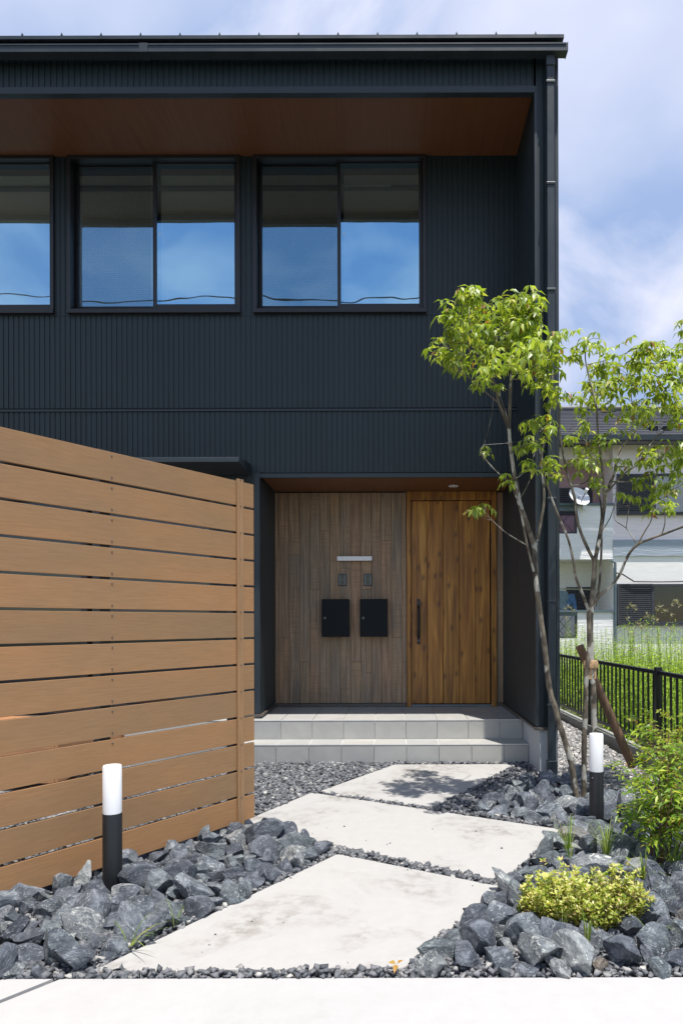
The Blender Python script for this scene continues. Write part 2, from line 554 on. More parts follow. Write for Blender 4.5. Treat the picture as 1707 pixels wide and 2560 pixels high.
def leaf_mat(name, stops, trans=.45, rough=.38, spec=.45):
    m = bpy.data.materials.new(name); m.use_nodes = True
    t = m.node_tree; t.nodes.clear()
    o = N(t, 'ShaderNodeOutputMaterial')
    g = N(t, 'ShaderNodeNewGeometry')
    r = ramp(t, g.outputs['Random Per Island'], stops)
    v = coord(t); n = noise(t, v, 4, 4)
    r2 = ramp(t, n.outputs['Fac'], [(.3, .82), (.7, 1.15)])
    c = mixc(t, 1.0, r.outputs[0], r2.outputs[0], 'MULTIPLY')
    p = N(t, 'ShaderNodeBsdfPrincipled'); p.inputs['Roughness'].default_value = rough
    p.inputs['Specular IOR Level'].default_value = spec
    tl = N(t, 'ShaderNodeBsdfTranslucent')
    c2 = mixc(t, 1.0, c.outputs['Result'], (1.25, 1.3, .45), 'MULTIPLY')
    t.links.new(c.outputs['Result'], p.inputs['Base Color']); t.links.new(c2.outputs['Result'], tl.inputs['Color'])
    mi = N(t, 'ShaderNodeMixShader'); mi.inputs[0].default_value = trans
    t.links.new(p.outputs[0], mi.inputs[1]); t.links.new(tl.outputs[0], mi.inputs[2]); t.links.new(mi.outputs[0], o.inputs[0])
    return m
M['leaf'] = leaf_mat('tree_leaf', [(0, (.15, .22, .03)), (.45, (.27, .36, .05)), (.8, (.42, .49, .09)), (.96, (.56, .57, .16)), (.982, (.30, .17, .05)), (1, (.30, .13, .05))])
M['nandina'] = leaf_mat('nandina_leaf', [(0, (.12, .22, .03)), (.5, (.24, .38, .045)), (.85, (.42, .52, .07)), (.97, (.55, .5, .07)), (1, (.5, .25, .05))])
M['azalea'] = leaf_mat('azalea_leaf', [(0, (.14, .22, .02)), (.5, (.28, .36, .035)), (.9, (.42, .44, .06)), (1, (.5, .3, .08))])
M['abelia'] = leaf_mat('variegated_leaf', [(0, (.16, .26, .03)), (.25, (.34, .42, .06)), (.55, (.56, .56, .12)), (.85, (.72, .68, .30)), (1, (.75, .5, .25))], .35)
M['grass'] = leaf_mat('grass_blade', [(0, (.10, .18, .02)), (.6, (.24, .36, .05)), (.93, (.38, .44, .12)), (1, (.45, .33, .13))])
M['weed'] = leaf_mat('weed_leaf', [(0, (.16, .27, .03)), (.5, (.32, .48, .05)), (.9, (.48, .62, .09)), (1, (.55, .6, .2))], .5)
M['plume'] = leaf_mat('dry_grass_plume', [(0, (.3, .28, .17)), (1, (.45, .40, .25))], .3)
M['stalk'] = plain('green_brown_stalk', (.14, .16, .05), .7)
M['redstalk'] = plain('reddish_stalk', (.13, .07, .035), .7)

def bark_mat():
    m, t, b = base_mat('mottled_smooth_bark')
    v = coord(t, (1, 1, .7))
    n = noise(t, v, 13, 6, .55, .5)
    n2 = noise(t, v, 60, 6, .65)
    v3 = coord(t, (1, 1, .7)); n3 = noise(t, v3, 11, 3, .4)
    r = ramp(t, n.outputs['Fac'], [(.38, (.06, .048, .034)), (.52, (.15, .12, .085)), (.66, (.25, .21, .155))])
    pa = ramp(t, n3.outputs['Fac'], [(.55, 0.0), (.58, 1.0)])
    c = mixc(t, pa.outputs[0], r.outputs[0], (.40, .375, .32))
    r2 = ramp(t, n2.outputs['Fac'], [(.3, .75), (.7, 1.15)])
    c2 = mixc(t, 1.0, c.outputs['Result'], r2.outputs[0], 'MULTIPLY')
    t.links.new(c2.outputs['Result'], b.inputs['Base Color']); b.inputs['Roughness'].default_value = .75
    bump(t, b, n2.outputs['Fac'], .4, .004)
    return m
M['bark'] = bark_mat()
M['stake'] = plain('brown_treated_stake', (.15, .085, .048), .75, .45, 3, sc=(9, 9, .8), bumpv=.4, bs=30)
M['burlap'] = plain('burlap_cloth', (.42, .27, .14), .9, .3, 60, bumpv=.6, bs=120)
M['soil'] = plain('ground_soil', (.10, .105, .05), .9, .4, 3, bumpv=.6, bs=20)
M['earth'] = plain('brown_planting_soil', (.09, .06, .04), .95, .4, 12, bumpv=.8, bs=40)
M['rail'] = plain('black_aluminium_rail', (.007, .0075, .009), .4, .12, 8)

# ================================================================== GROUND
g = MB(); g.box(-300, 300, -200, 500, -.30, -.045)
tag(g.build('ground', M['soil']), 'bare soil and rough ground around the house', kind='structure')
g = MB(); g.box(-6.0, 2.19, 2.56, 16, -.044, -.012)
tag(g.build('gravel_bed', M['gravelbed']), 'dark crushed gravel bed around the house', kind='structure')

# pavement in front: two cast panels with an open joint between them
pv = empty('pavement', (0, 1.5, 0), 'pale concrete pavement in front of the garden', kind='structure')
edgeY = GT(700, 2247).y
j0 = GT(132, 2248); j1 = GT(0, 2301)
jd = (j1 - j0).normalized(); jn = Vector((-jd.y, jd.x, 0))
if jn.x > 0: jn = -jn
far_j = j0 + jd * 6; 
a = j0 + jn * .012; b_ = j0 - jn * .012; a2 = far_j + jn * .012; b2 = far_j - jn * .012
def at_edge(p):   # slide along joint to the pavement edge
    t_ = (edgeY - p.y) / jd.y
    return p + jd * t_
A = at_edge(a); B = at_edge(b_)
jd_at = j0 + jd * ((.9 - j0.y) / jd.y)
tag(MB().box(-60, 60, -9, .89, -.12, -.02).build('unseen_road', M['asphalt']), 'unseen dark asphalt street added in front of the pavement to cut ground bounce', kind='structure')  # out of view, added dark to reduce light bounced onto the facade
MB().prism([(B.x, edgeY), (12, edgeY), (12, .9), (jd_at.x + .012, .9)][::-1], -.16, .0).build('pavement_panel', M['pave'], pv)
MB().prism([(-12, edgeY), (A.x, edgeY), (jd_at.x - .012, .9), (-12, .9)][::-1], -.16, .0).build('pavement_panel', M['pave'], pv)

def inpoly(px, py, poly):
    px = np.asarray(px); py = np.asarray(py)
    c = np.zeros(px.shape, bool); n = len(poly)
    for i in range(n):
        x0, y0 = poly[i][0], poly[i][1]; x1, y1 = poly[(i + 1) % n][0], poly[(i + 1) % n][1]
        k = ((y0 > py) != (y1 > py)) & (px < (x1 - x0) * (py - y0) / (y1 - y0 + 1e-12) + x0)
        c ^= k
    return c
def rounded(pts, r=.04, n=4):
    out = []
    m = len(pts)
    for i in range(m):
        p = Vector(pts[i][:2]); a = Vector(pts[i - 1][:2]); b = Vector(pts[(i + 1) % m][:2])
        d1 = (a - p).normalized() * r; d2 = (b - p).normalized() * r
        for k in range(n + 1):
            t_ = k / n
            out.append(tuple((p + d1) * (1 - t_) ** 2 + p * 2 * t_ * (1 - t_) + (p + d2) * t_ ** 2))
    return out
# crossing slabs of the path
path = empty('path', GT(900, 1990), 'path of three large pale concrete slabs leading to the steps', kind='structure')
slab_near = [GT(775, 1962), GT(1150, 2037.5), GT(926, 2226), GT(212, 2231)]
slab_mid = [GT(715, 1821), GT(1289, 1906), GT(1153, 2024), GT(725, 1936), GT(545, 1893)]
slab_far = [G(984.8, 1912), G(1293, 1911), G(1080, 2021.4), G(795, 1980)]
slabs = [slab_near, slab_mid, slab_far]
for s_, nm in zip(slabs, ('large near slab wedge shaped and widest at the front', 'middle slab crossing the path', 'far slab in front of the steps, dappled by tree shade')):
    pr = rounded([(p.x, p.y) for p in s_], .03)
    o = MB().prism(pr, -.08, 0.004).build('slab', M['slab'], path, bevel=.006)
    o['label'] = nm

# gravel chips
def chips(name, n, region, smin, smax, mat, label, ztop=.012, excl=slabs, zmin=-.012):
    x0, x1, y0, y1 = region['box']
    X = rng.uniform(x0, x1, n); Y = rng.uniform(y0, y1, n)
    keep = np.ones(n, bool)
    if 'poly' in region: keep &= inpoly(X, Y, region['poly'])
    for e in excl: keep &= ~inpoly(X, Y, [(p[0], p[1]) for p in e])
    X, Y = X[keep], Y[keep]; n = len(X)
    s = rng.uniform(smin, smax, n) * (rng.random(n) * .5 + .75)
    Z = rng.uniform(zmin, ztop, n)
    base = np.array([[x, y, z] for z in (-1, 1) for y in (-1, 1) for x in (-1, 1)], float) * .5
    Vv = base[None] * np.stack([s, s * rng.uniform(.5, .95, n), s * rng.uniform(.3, .7, n)], 1)[:, None, :]
    Vv += rng.normal(0, .16, (n, 8, 3)) * s[:, None, None]
    a = rng.uniform(0, 6.28, n); tlt = rng.normal(0, .5, n); ca, sa, ct, st = np.cos(a), np.sin(a), np.cos(tlt), np.sin(tlt)
    y_ = Vv[..., 1] * ct[:, None] - Vv[..., 2] * st[:, None]; z_ = Vv[..., 1] * st[:, None] + Vv[..., 2] * ct[:, None]
    x_ = Vv[..., 0] * ca[:, None] - y_ * sa[:, None]; yy = Vv[..., 0] * sa[:, None] + y_ * ca[:, None]
    co = np.stack([x_ + X[:, None], yy + Y[:, None], z_ + Z[:, None]], -1).reshape(-1, 3)
    quads = np.array([(0, 2, 3, 1), (4, 5, 7, 6), (0, 1, 5, 4), (1, 3, 7, 5), (3, 2, 6, 7), (2, 0, 4, 6)])
    fc = (quads[None] + (np.arange(n) * 8)[:, None, None]).reshape(-1, 4)
    me = bpy.data.meshes.new(name)
    me.vertices.add(len(co)); me.vertices.foreach_set('co', co.ravel())
    me.loops.add(fc.size); me.loops.foreach_set('vertex_index', fc.ravel().astype(np.int32))
    me.polygons.add(len(fc)); me.polygons.foreach_set('loop_start', np.arange(0, fc.size, 4, dtype=np.int32))
    me.update(calc_edges=True); me.materials.append(mat)
    o = bpy.data.objects.new(name, me); link(o)
    return tag(o, label, 'gravel', kind='stuff')
chips('gravel', 30000, {'box': (-2.2, 1.2, 3.9, 6.52)}, .012, .030, M['chip'], 'blue grey gravel chips between the fence, the slabs and the steps')
chips('gravel', 22000, {'box': (-1.6, 1.3, edgeY + .008, 4.3)}, .011, .027, M['chip'], 'blue grey gravel chips filling the joints of the near slabs')
chips('gravel', 26000, {'box': (1.22, 2.18, 4.9, 11.5)}, .014, .032, M['chip2'], 'paler gravel chips in the side alley by the black fence', excl=[])
chips('gravel', 9000, {'box': (-3.4, -1.0, edgeY + .008, 4.7)}, .014, .028, M['chip'], 'dark gravel chips along the foot of the board fence')

chips('gravel', 60, {'box': (-1.6, 1.4, 2.62, 5.9)}, .004, .009, M['chip'], 'few stray gravel crumbs kicked onto the pale slabs', .008, [], .005)
# ------------------------------------------------------------------ crushed rocks
def make_rock(seed):
    r_ = random.Random(seed)
    bm = bmesh.new()
    bmesh.ops.create_icosphere(bm, subdivisions=4, radius=1)
    planes = []
    for i in range(r_.randint(9, 13)):
        n = Vector((r_.gauss(0, 1), r_.gauss(0, 1), r_.gauss(0, 1))).normalized()
        planes.append((n, r_.uniform(.36, .70)))
    off = Vector((seed * 3.7, seed * 1.3, 0))
    for v in bm.verts:
        c = v.co * 1.08
        for n, d in planes:
            k = c.dot(n)
            if k > d: c = c - n * (k - d)
        c += v.co * (mnoise.noise(c * 1.6 + off) * .05 + mnoise.noise(c * 5 + off) * .028)
        v.co = c
    me = bpy.data.meshes.new('stone'); bm.to_mesh(me); bm.free()
    me.materials.append(M['rock'])
    me.shade_smooth()
    try: me.set_sharp_from_angle(angle=math.radians(14))
    except Exception: pass
    return me
rocks = [make_rock(i + 1) for i in range(16)]
def rock_bed(label, poly, big, n_try, avoid=()):
    P2 = [(p[0], p[1]) for p in poly]
    xs = [p[0] for p in P2]; ys = [p[1] for p in P2]
    cx_ = sum(xs) / len(xs); cy_ = sum(ys) / len(ys)
    root = empty('rock_bed', (cx_, cy_, 0), label, kind='structure')
    placed = []
    rr = random.Random(5)
    for R0, tries in zip(big, n_try):
        for _ in range(tries):
            R = R0 * rr.uniform(.86, 1.14)
            x = rr.uniform(min(xs), max(xs)); y = rr.uniform(min(ys), max(ys))
            ok = True
            for k in range(8):
                if not inpoly([x + math.cos(k * .785) * R * .74], [y + math.sin(k * .785) * R * .74], P2)[0]: ok = False; break
            if not ok: continue
            if any((x - q[0]) ** 2 + (y - q[1]) ** 2 < (.80 * (R + q[2])) ** 2 for q in placed): continue
            if any((x - q[0]) ** 2 + (y - q[1]) ** 2 < (q[2] + R * .5) ** 2 for q in avoid): continue
            placed.append((x, y, R))
            f = rr.uniform(.8, 1.4)
            sc = (R * 1.34 * f, R * 1.28 / f ** .6, R * rr.uniform(.85, 1.3))
            inst('stone', rr.choice(rocks), root, (x, y, R * rr.uniform(.15, .75)),
                 (rr.gauss(0, .35), rr.gauss(0, .35), rr.uniform(0, 6.28)), sc)
    return root, len(placed)
bedL = [GT(545, 1896), GT(640, 1908), GT(728, 1936), GT(772, 1962), GT(200, 2236), GT(190, 2250), GT(-190, 2250), GT(-170, 2125), GT(0, 2085), GT(120, 2028), GT(300, 1980)]
bedR = [GT(1080, 1866), GT(1200, 1795), GT(1330, 1788), GT(1420, 1830), GT(1650, 1850), GT(1690, 2247), GT(912, 2247), GT(932, 2224), GT(1150, 2045), GT(1160, 2028), GT(1292, 1908), GT(1130, 1875)]
LAMP1 = G(282, 2232); LAMP2 = G(1490, 2063)
shrubC = Vector((GT(1345, 2120).x, GT(1345, 2120).y, 0))
nanC = GT(1490, 1995)
avoid = [(LAMP1.x, LAMP1.y, .05), (LAMP2.x, LAMP2.y, .05), (nanC.x, nanC.y, .10), (GT(1325, 1842).x, GT(1325, 1842).y, .05), (GT(1352, 1842).x, GT(1352, 1842).y, .07)] + \
        [(shrubC.x + dx, shrubC.y, .07) for dx in (-.15, 0, .15)]
root_l, nl = rock_bed('bed of large blue grey crushed rocks at the foot of the board fence', bedL, (.070, .058, .047, .037, .028), (260, 1500, 3500, 4500, 3000), avoid)
root_r, nr = rock_bed('bed of large blue grey crushed rocks along the right side of the path', bedR, (.078, .064, .052, .042, .032), (300, 1500, 3500, 4500, 2500), avoid)


# ================================================================== HOUSE
Y0, Y1, Y2 = 6.03, 6.94, 7.85          # frame plane, facade plane, porch back wall
XR = 1.2106; XL = -1.3135              # inner right wall, inner left porch wall
XO = 1.400; XW = -7.0                  # outer right face, far left end
house = empty('dark_house', (-1.0, Y1, 0), 'two storey house clad in ribbed black blue metal with a deep entrance porch', 'house')

def siding_pts(L, p=.0505, d=.0065, start=.012):
    pts = [(0, 0)]
    u = start
    while u + p < L:
        pts += [(u + .036, 0), (u + .0375, -d), (u + .0475, -d), (u + .049, 0)]
        u += p
    pts.append((L, 0))
    return pts
def siding(name, org, du, nrm, L, z0, z1, flat=.0):
    org = Vector(org); du = Vector(du); nrm = Vector(nrm)
    mb = MB(); pts = siding_pts(L)
    n = len(pts)
    for z in (z0, z1):
        for u, d in pts:
            mb.v.append(tuple(org + du * u + nrm * d + Vector((0, 0, z))))
    for i in range(n - 1):
        mb.f.append((i, i + 1, n + i + 1, n + i))
    o = mb.mesh(name, M['siding'])
    ob = bpy.data.objects.new(name, o); link(ob, house)
    return ob
ex, ey = (1, 0, 0), (0, 1, 0)
# upper band of the frame, right fin
siding('wall_siding', (XW, Y0, 0), ex, (0, -1, 0), XR - .012 - XW, 5.862, 6.14)
siding('wall_siding', (XR + .018, Y0, 0), ex, (0, -1, 0), XO - XR - .04, .41, 6.14)
# facade: three bands and the piers between the windows
siding('wall_siding', (XW, Y1, 0), ex, (0, -1, 0), XR - XW, 3.405, 4.312)
siding('wall_siding', (XL, Y1, 0), ex, (0, -1, 0), XR - XL, 2.768, 3.3675)
siding('wall_siding', (XW, Y1, 0), ex, (0, -1, 0), XL - .0 - XW, 2.768, 3.3675)
WX = [(-5.0, -3.312), (-3.18, -1.492), (-1.365, .325)]
for a_, b_ in ((XW, -5.0), (-3.312, -3.18), (-1.492, -1.365), (.325, XR)):
    siding('wall_siding', (a_, Y1, 0), ex, (0, -1, 0), b_ - a_, 4.322, 5.87)
siding('wall_siding', (XW, Y1, 0), ex, (0, -1, 0), -4.3 - XW, .40, 2.765)
siding('wall_siding', (-1.75, Y1, 0), ex, (0, -1, 0), XL - .055 + 1.75, .40, 2.765)
# side walls
siding('wall_siding', (XR, Y0 + .03, 0), ey, (-1, 0, 0), Y1 - Y0 - .03, .41, 5.87)
siding('wall_siding', (XR, Y1, 0), ey, (-1, 0, 0), Y2 - Y1, .41, 2.745)
siding('wall_siding', (XL, Y1 + .012, 0), ey, (1, 0, 0), Y2 - Y1 - .012, .41, 2.745)
siding('wall_siding', (XO, Y0 + .03, 0), ey, (1, 0, 0), 8.0, .41, 6.13)
# cores behind the siding
c = MB()
c.box(XW, XR - .01, Y0 + .009, Y0 + .14, 5.875, 6.135)               # beam
c.box(XR + .009, XO - .009, Y0 + .009, 14.0, .40, 6.135)               # right wall
c.box(XW, XL - .009, Y1 + .20, 14, .40, 2.76) if False else None
c.box(XW, XR, Y1 + .009, Y1 + .13, 2.765, 4.335)                       # below windows
for a_, b_ in ((XW, -5.0), (-3.312, -3.18), (-1.492, -1.365), (.325, XR)):
    c.box(a_, b_, Y1 + .009, Y1 + .14, 4.336, 5.868)
c.box(-1.75, XL - .009, Y1 + .009, Y2 + .1, .40, 2.764)
c.box(XW, -4.3, Y1 + .009, Y1 + .14, .40, 2.764)
c.build('wall_core', M['trim'], house)
# corner and edge trims
c = MB()
c.box(XW, XR + .0, Y0 - .012, Y0 + .05, 5.80, 5.858)
tr = c.build('edge_trim', M['trim'], house, bevel=.002)
MB().box(XR - .008, XR + .016, Y0 - .009, Y0 + .03, .41, 5.855).build('corner_trim', M['trim'], house)
MB().box(XO - .022, XO + .006, Y0 - .007, Y0 + .03, .41, 6.13).build('corner_trim', M['trim'], house)
MB().box(XL - .052, XL + .002, Y1 - .008, Y1 + .011, .40, 2.766).build('corner_trim', M['trim'], house)
MB().box(XL + .003, XR, Y1 - .014, Y1 + .03, 2.715, 2.757).build('lintel_trim', M['trim'], house, bevel=.002)
MB().box(XW, XR, Y1 - .002, Y1 + .012, 3.387, 3.4045).build('panel_joint', M['blackbox'], house)
MB().box(XW, XR, Y1 - .016, Y1 + .012, 3.368, 3.3865).build('panel_joint', M['trim'], house)
MB().box(XW, XR, Y1 - .004, Y1 + .012, 4.3125, 4.3215).build('panel_joint', M['trim'], house)
# sill trims at the foot of walls
MB().prism([(XR - .022, Y2), (XR - .022, Y0 - .03), (XO + .02, Y0 - .03), (XO + .02, 13.9), (XR + .1, 13.9), (XR + .1, Y2)], .378, .399).build('sill_flashing', M['bronze'], house, bevel=.002)
MB().prism([(XW, Y1 - .03), (XL + .022, Y1 - .03), (XL + .022, Y2), (XL - .2, Y2), (XL - .2, Y1 + .1), (XW, Y1 + .1)], .378, .399).build('sill_flashing', M['bronze'], house, bevel=.002)
MB().box(XR + .025, XO - .012, Y0 - .002, 14, -.2, .377).build('foundation', M['found'], house)
MB().box(XW, XL - .01, Y1 + .02, 14, -.2, .377).build('foundation', M['found'], house)
# soffits
MB().box(XW, XR, Y0 + .04, Y1 + .3, 5.87, 5.874).build('recess_soffit', M['soffit'], house)
MB().box(XL, XR, Y1 + .02, Y2, 2.745, 2.75).build('porch_ceiling', M['soffit'], house)
# eave, roof, gutter
ev = MB().prof([(Y0 - .16, 6.142), (Y0 + .2, 6.142), (Y0 + .2, 6.17), (Y0 - .16, 6.17)], 'x', XW, XO + .02).build('eave_soffit', M['trim'], house)
for k in range(12):
    x = (1144 - 985) / F * 6.0 * 1.43 - k * .6 + .0
    MB().lathe([(.0, 6.1405), (.028, 6.1405), (.032, 6.1415)], x, Y0 - .07, 16).build('eave_vent', M['grey'], house)
roof = MB().prof([(5.93, 6.171), (5.93, 6.213), (14.2, 7.3), (14.2, 7.24)], 'x', XW, 1.425).build('roof', M['roof'], house)
for k in range(28):
    x = (1341.5 - 985) / F * 5.94 - k * .3303
    if x < XW: break
    MB().prof([(x - .012, 6.212), (x + .012, 6.212), (x, 6.245)], 'y', 5.928, 5.95).build('seam_cap', M['roof'], roof)
MB().box(XW, 1.418, 5.925, 5.932, 6.165, 6.172).build('drip_edge', M['steel'], roof)
gt = MB().prof([(5.88, 6.107), (5.88, 6.044), (5.965, 6.044), (5.965, 6.10), (5.958, 6.10), (5.958, 6.052), (5.888, 6.052), (5.888, 6.107)], 'x', XW, 1.448).build('gutter', M['trim'], house)
MB().box(1.448, 1.455, 5.876, 5.968, 6.040, 6.112).build('end_cap', M['trim'], gt)
MB().box(XW, 1.44, 5.874, 5.8795, 6.095, 6.107).build('gutter_lip', M['trim'], gt)
MB().box(-2.1, -2.03, 5.873, 5.97, 6.038, 6.112).build('gutter_joint', M['trim'], gt)
MB().box(1.405, 1.41, 5.96, 13, 6.0, 6.2) if False else None
dp = MB().box(1.288, 1.352, 5.925, 5.975, .13, 5.99).build('downpipe', M['trim'], house, bevel=.008)
MB().box(1.283, 1.357, 5.915, 5.975, 5.955, 6.043).build('pipe_head', M['trim'], dp, bevel=.006)
MB().box(1.279, 1.361, 5.915, 5.985, -.05, .135).build('pipe_foot', M['trim'], dp, bevel=.006)
for z in (5.82, 4.97, 4.08, 3.2, 2.33, 1.47, .6):
    MB().box(1.282, 1.358, 5.918, 5.977, z - .011, z + .011).box(1.312, 1.328, 5.977, 6.025, z - .008, z + .008).build('pipe_clip', M['trim'], dp, bevel=.004)

# upper windows
def window(x0, x1):
    z0, z1 = 4.322, 5.868
    yf = Y1 - .030; yb = Y1 + .14
    f = MB()
    f.box(x0, x1, yf, yb, z1 - .034, z1).box(x0, x1, yf - .01, yb, z0, z0 + .042)
    f.box(x0, x0 + .034, yf, yb, z0 + .042, z1 - .034).box(x1 - .034, x1, yf, yb, z0 + .042, z1 - .034)
    f.box(x0 - .004, x1 + .004, yf - .022, yf - .0101, z0 - .004, z0 + .014)
    w_ = f.build('window', M['frame'], house, bevel=.003)
    mid = (x0 + x1) / 2
    def sash(a, b, y, st, nm):
        s = MB()
        zl, zt = z0 + .043, z1 - .035
        s.box(a, a + st, y, y + .032, zl, zt).box(b - st, b, y, y + .032, zl, zt)
        s.box(a + st, b - st, y, y + .032, zl, zl + .075).box(a + st, b - st, y, y + .032, zt - .012, zt)
        s.build('sash', M['frame'], w_, bevel=.002)
        p = MB().box(a + st, b - st, y + .014, y + .019, zl + .075, zt - .012)
        me = p.mesh('pane', M['glass'])
        # one face of glass is enough: a sheet
        pm = MB().poly([(a + st, y + .016, zl + .075), (b - st, y + .016, zl + .075), (b - st, y + .016, zt - .012), (a + st, y + .016, zt - .012)])
        pm.build('pane', M['glass'], w_)
    sash(x0 + .036, mid + .03, Y1 + .085, .03, 'l')
    sash(mid - .03, x1 - .036, Y1 + .040, .034, 'r')
    MB().poly([(x0 + .04, Y1 + .012, z0 + .06), (mid - .032, Y1 + .012, z0 + .06), (mid - .032, Y1 + .012, z1 - .05), (x0 + .04, Y1 + .012, z1 - .05)]).build('insect_screen', M['screen'], w_)
    MB().lathe([(0, 0), (.006, 0), (.006, .03), (0, .03)], mid + .035, Y1 + .06, 10).build('catch', M['white'], w_, loc=(0, 0, 5.12))
    return w_
for x0, x1 in WX: window(x0, x1)
# rooms behind the upper windows
rm = MB()
rm.poly([(XW, 10.2, 3.4), (XR, 10.2, 3.4), (XR, 10.2, 6.08), (XW, 10.2, 6.08)])
rm.poly([(XW, 7.08, 3.4), (XR, 7.08, 3.4), (XR, 10.2, 3.4), (XW, 10.2, 3.4)])
rm.poly([(XW, 7.64, 6.08), (XR, 7.64, 6.08), (XR, 10.2, 6.08), (XW, 10.2, 6.08)])
rm.poly([(XR, 7.08, 3.4), (XR, 10.2, 3.4), (XR, 10.2, 6.08), (XR, 7.08, 6.08)])
rm.build('room_wall', M['room'], house)
MB().box(XW, XR - .02, 7.10, 7.64, 5.93, 6.05).build('room_cornice', M['room2'], house)
MB().box(XW, XR - .02, 7.50, 7.56, 5.905, 5.929).build('curtain_rail', M['grey'], house)
MB().tube([(-.55, 7.46, 5.90), (-.02, 7.46, 5.90)], .012, 8).build('lamp_tube', M['white'], house)

# ground floor window behind the fence, with its flat canopy
gw = MB().box(-4.3, -1.75, Y1 - .02, Y1 + .10, .42, .50).box(-4.3, -1.75, Y1 - .02, Y1 + .10, 2.50, 2.58).box(-4.3, -4.25, Y1 - .02, Y1 + .10, .50, 2.50).box(-1.80, -1.75, Y1 - .02, Y1 + .10, .50, 2.50).box(-3.06, -3.0, Y1 - .01, Y1 + .10, .50, 2.50).build('window', M['frame'], house)
MB().poly([(-4.25, Y1 + .05, .5), (-1.8, Y1 + .05, .5), (-1.8, Y1 + .05, 2.5), (-4.25, Y1 + .05, 2.5)]).build('pane', M['farglass'], gw)
MB().box(-4.3, -1.75, Y1 + .35, Y1 + .4, .4, 2.76).box(-4.3, -1.75, Y1 + .0, Y1 + .13, 2.585, 2.764).build('wall_core', M['trim'], house)
cn = MB().prof([(6.42, 2.755), (6.42, 2.80), (Y1 - .02, 2.855), (Y1 - .02, 2.74)], 'x', -4.5, -1.40).build('window_canopy', M['trim'], house, bevel=.004)

# porch back wall of planks
pw = MB().box(XL, XR, Y2 + .012, Y2 + .12, .36, 2.744).build('porch_wall', M['blackbox'], house)
PX0 = (690.6 - 985) / 225.5; DX0 = (1016.5 - 985) / 225.5; DX1 = (1239.4 - 985) / 225.5
def planks(xa, xb, first):
    x = xa; rr = random.Random(3); col = 0
    w0 = first
    while x < xb - .004:
        xe = min(xb, x + (w0 if col == 0 else .1132))
        z = .402
        zs = []
        off = (1.66, 1.13, 2.05, .86, 1.66, 2.32, 1.13, 1.9, .86, 1.66, 1.35, 2.2, 1.13, .86)[col % 14]
        cuts = [.402, off, 2.735]
        for a_, b_ in zip(cuts[:-1], cuts[1:]):
            if b_ - a_ < .08: continue
            MB().box(x + .0016, xe - .0016, Y2 - rr.uniform(0, .002), Y2 + .012, a_ + .0014, b_ - .0014).build('plank', M['plank'], pw, bevel=.0012)
        x = xe; col += 1
planks(PX0 - .012, DX0 - .004, .045)
planks(DX1 + .004, XR - .004, .09)
MB().box(XL, DX0 - .01, Y2 - .02, Y2 + .01, .365, .399).build('base_flashing', M['bronze'], house)
MB().box(DX1 + .004, XR, Y2 - .02, Y2 + .01, .365, .399).build('base_flashing', M['bronze'], house)
MB().box(XL, XR, Y2 + .013, Y2 + .2, 2.744, 2.90).build('wall_core', M['trim'], house)

# entrance door
door = MB()
door.box(DX0, DX0 + .046, Y2 - .035, Y2 + .05, .362, 2.742).box(DX1 - .056, DX1, Y2 - .035, Y2 + .05, .362, 2.742).box(DX0 + .046, DX1 - .056, Y2 - .035, Y2 + .05, 2.645, 2.742)
door = door.build('door', M['door'], house, bevel=.003)
lx0, lx1 = DX0 + .049, DX1 - .068
bw = [.158, .178, .178, .178, .0]
x = lx0
edges = [lx0, lx0 + .176, lx0 + .352, lx0 + .529, lx0 + .704, lx1]
MB().box(lx0, lx1, Y2 + .012, Y2 + .04, .392, 2.64).build('door_leaf', M['blackbox'], door)
for a_, b_ in zip(edges[:-1], edges[1:]):
    MB().box(a_ + .0015, b_ - .0015, Y2 - .012, Y2 + .012, .396, 2.638).build('door_board', M['door'], door, bevel=.004)
MB().box(DX0 + .048, DX1 - .056, Y2 - .03, Y2 + .04, .366, .388).build('threshold', M['grey'], door)
for z in (.62, 1.42, 2.22):
    MB().tube([(lx1 + .006, Y2 - .014, z - .06), (lx1 + .006, Y2 - .014, z + .06)], .007, 8).build('hinge', M['black'], door)
hx = .268
hb = MB().box(hx - .016, hx + .016, Y2 - .026, Y2 - .0125, 1.45, 1.556).box(hx - .016, hx + .016, Y2 - .026, Y2 - .0125, 1.052, 1.15)
hb.tube([(hx, Y2 - .026, 1.47), (hx, Y2 - .055, 1.44), (hx, Y2 - .062, 1.38), (hx, Y2 - .062, 1.22), (hx, Y2 - .055, 1.16), (hx, Y2 - .026, 1.13)], [.014, .016, .017, .017, .016, .014], 10)
hb.build('handle', M['black'], door, bevel=.003)
for z in (1.515, 1.092):
    MB().tube([(hx, Y2 - .027, z), (hx, Y2 - .030, z)], .007, 14).build('lock_cylinder', M['grey'], door)
dl = MB().lathe([(.03, 2.738), (.048, 2.738), (.055, 2.742), (.055, 2.7445)], .634, 7.53, 28).build('downlight', M['white'], house)
MB().lathe([(.0, 2.7405), (.030, 2.7405)], .634, 7.53, 28).build('lamp_lens', M['opal'], dl)

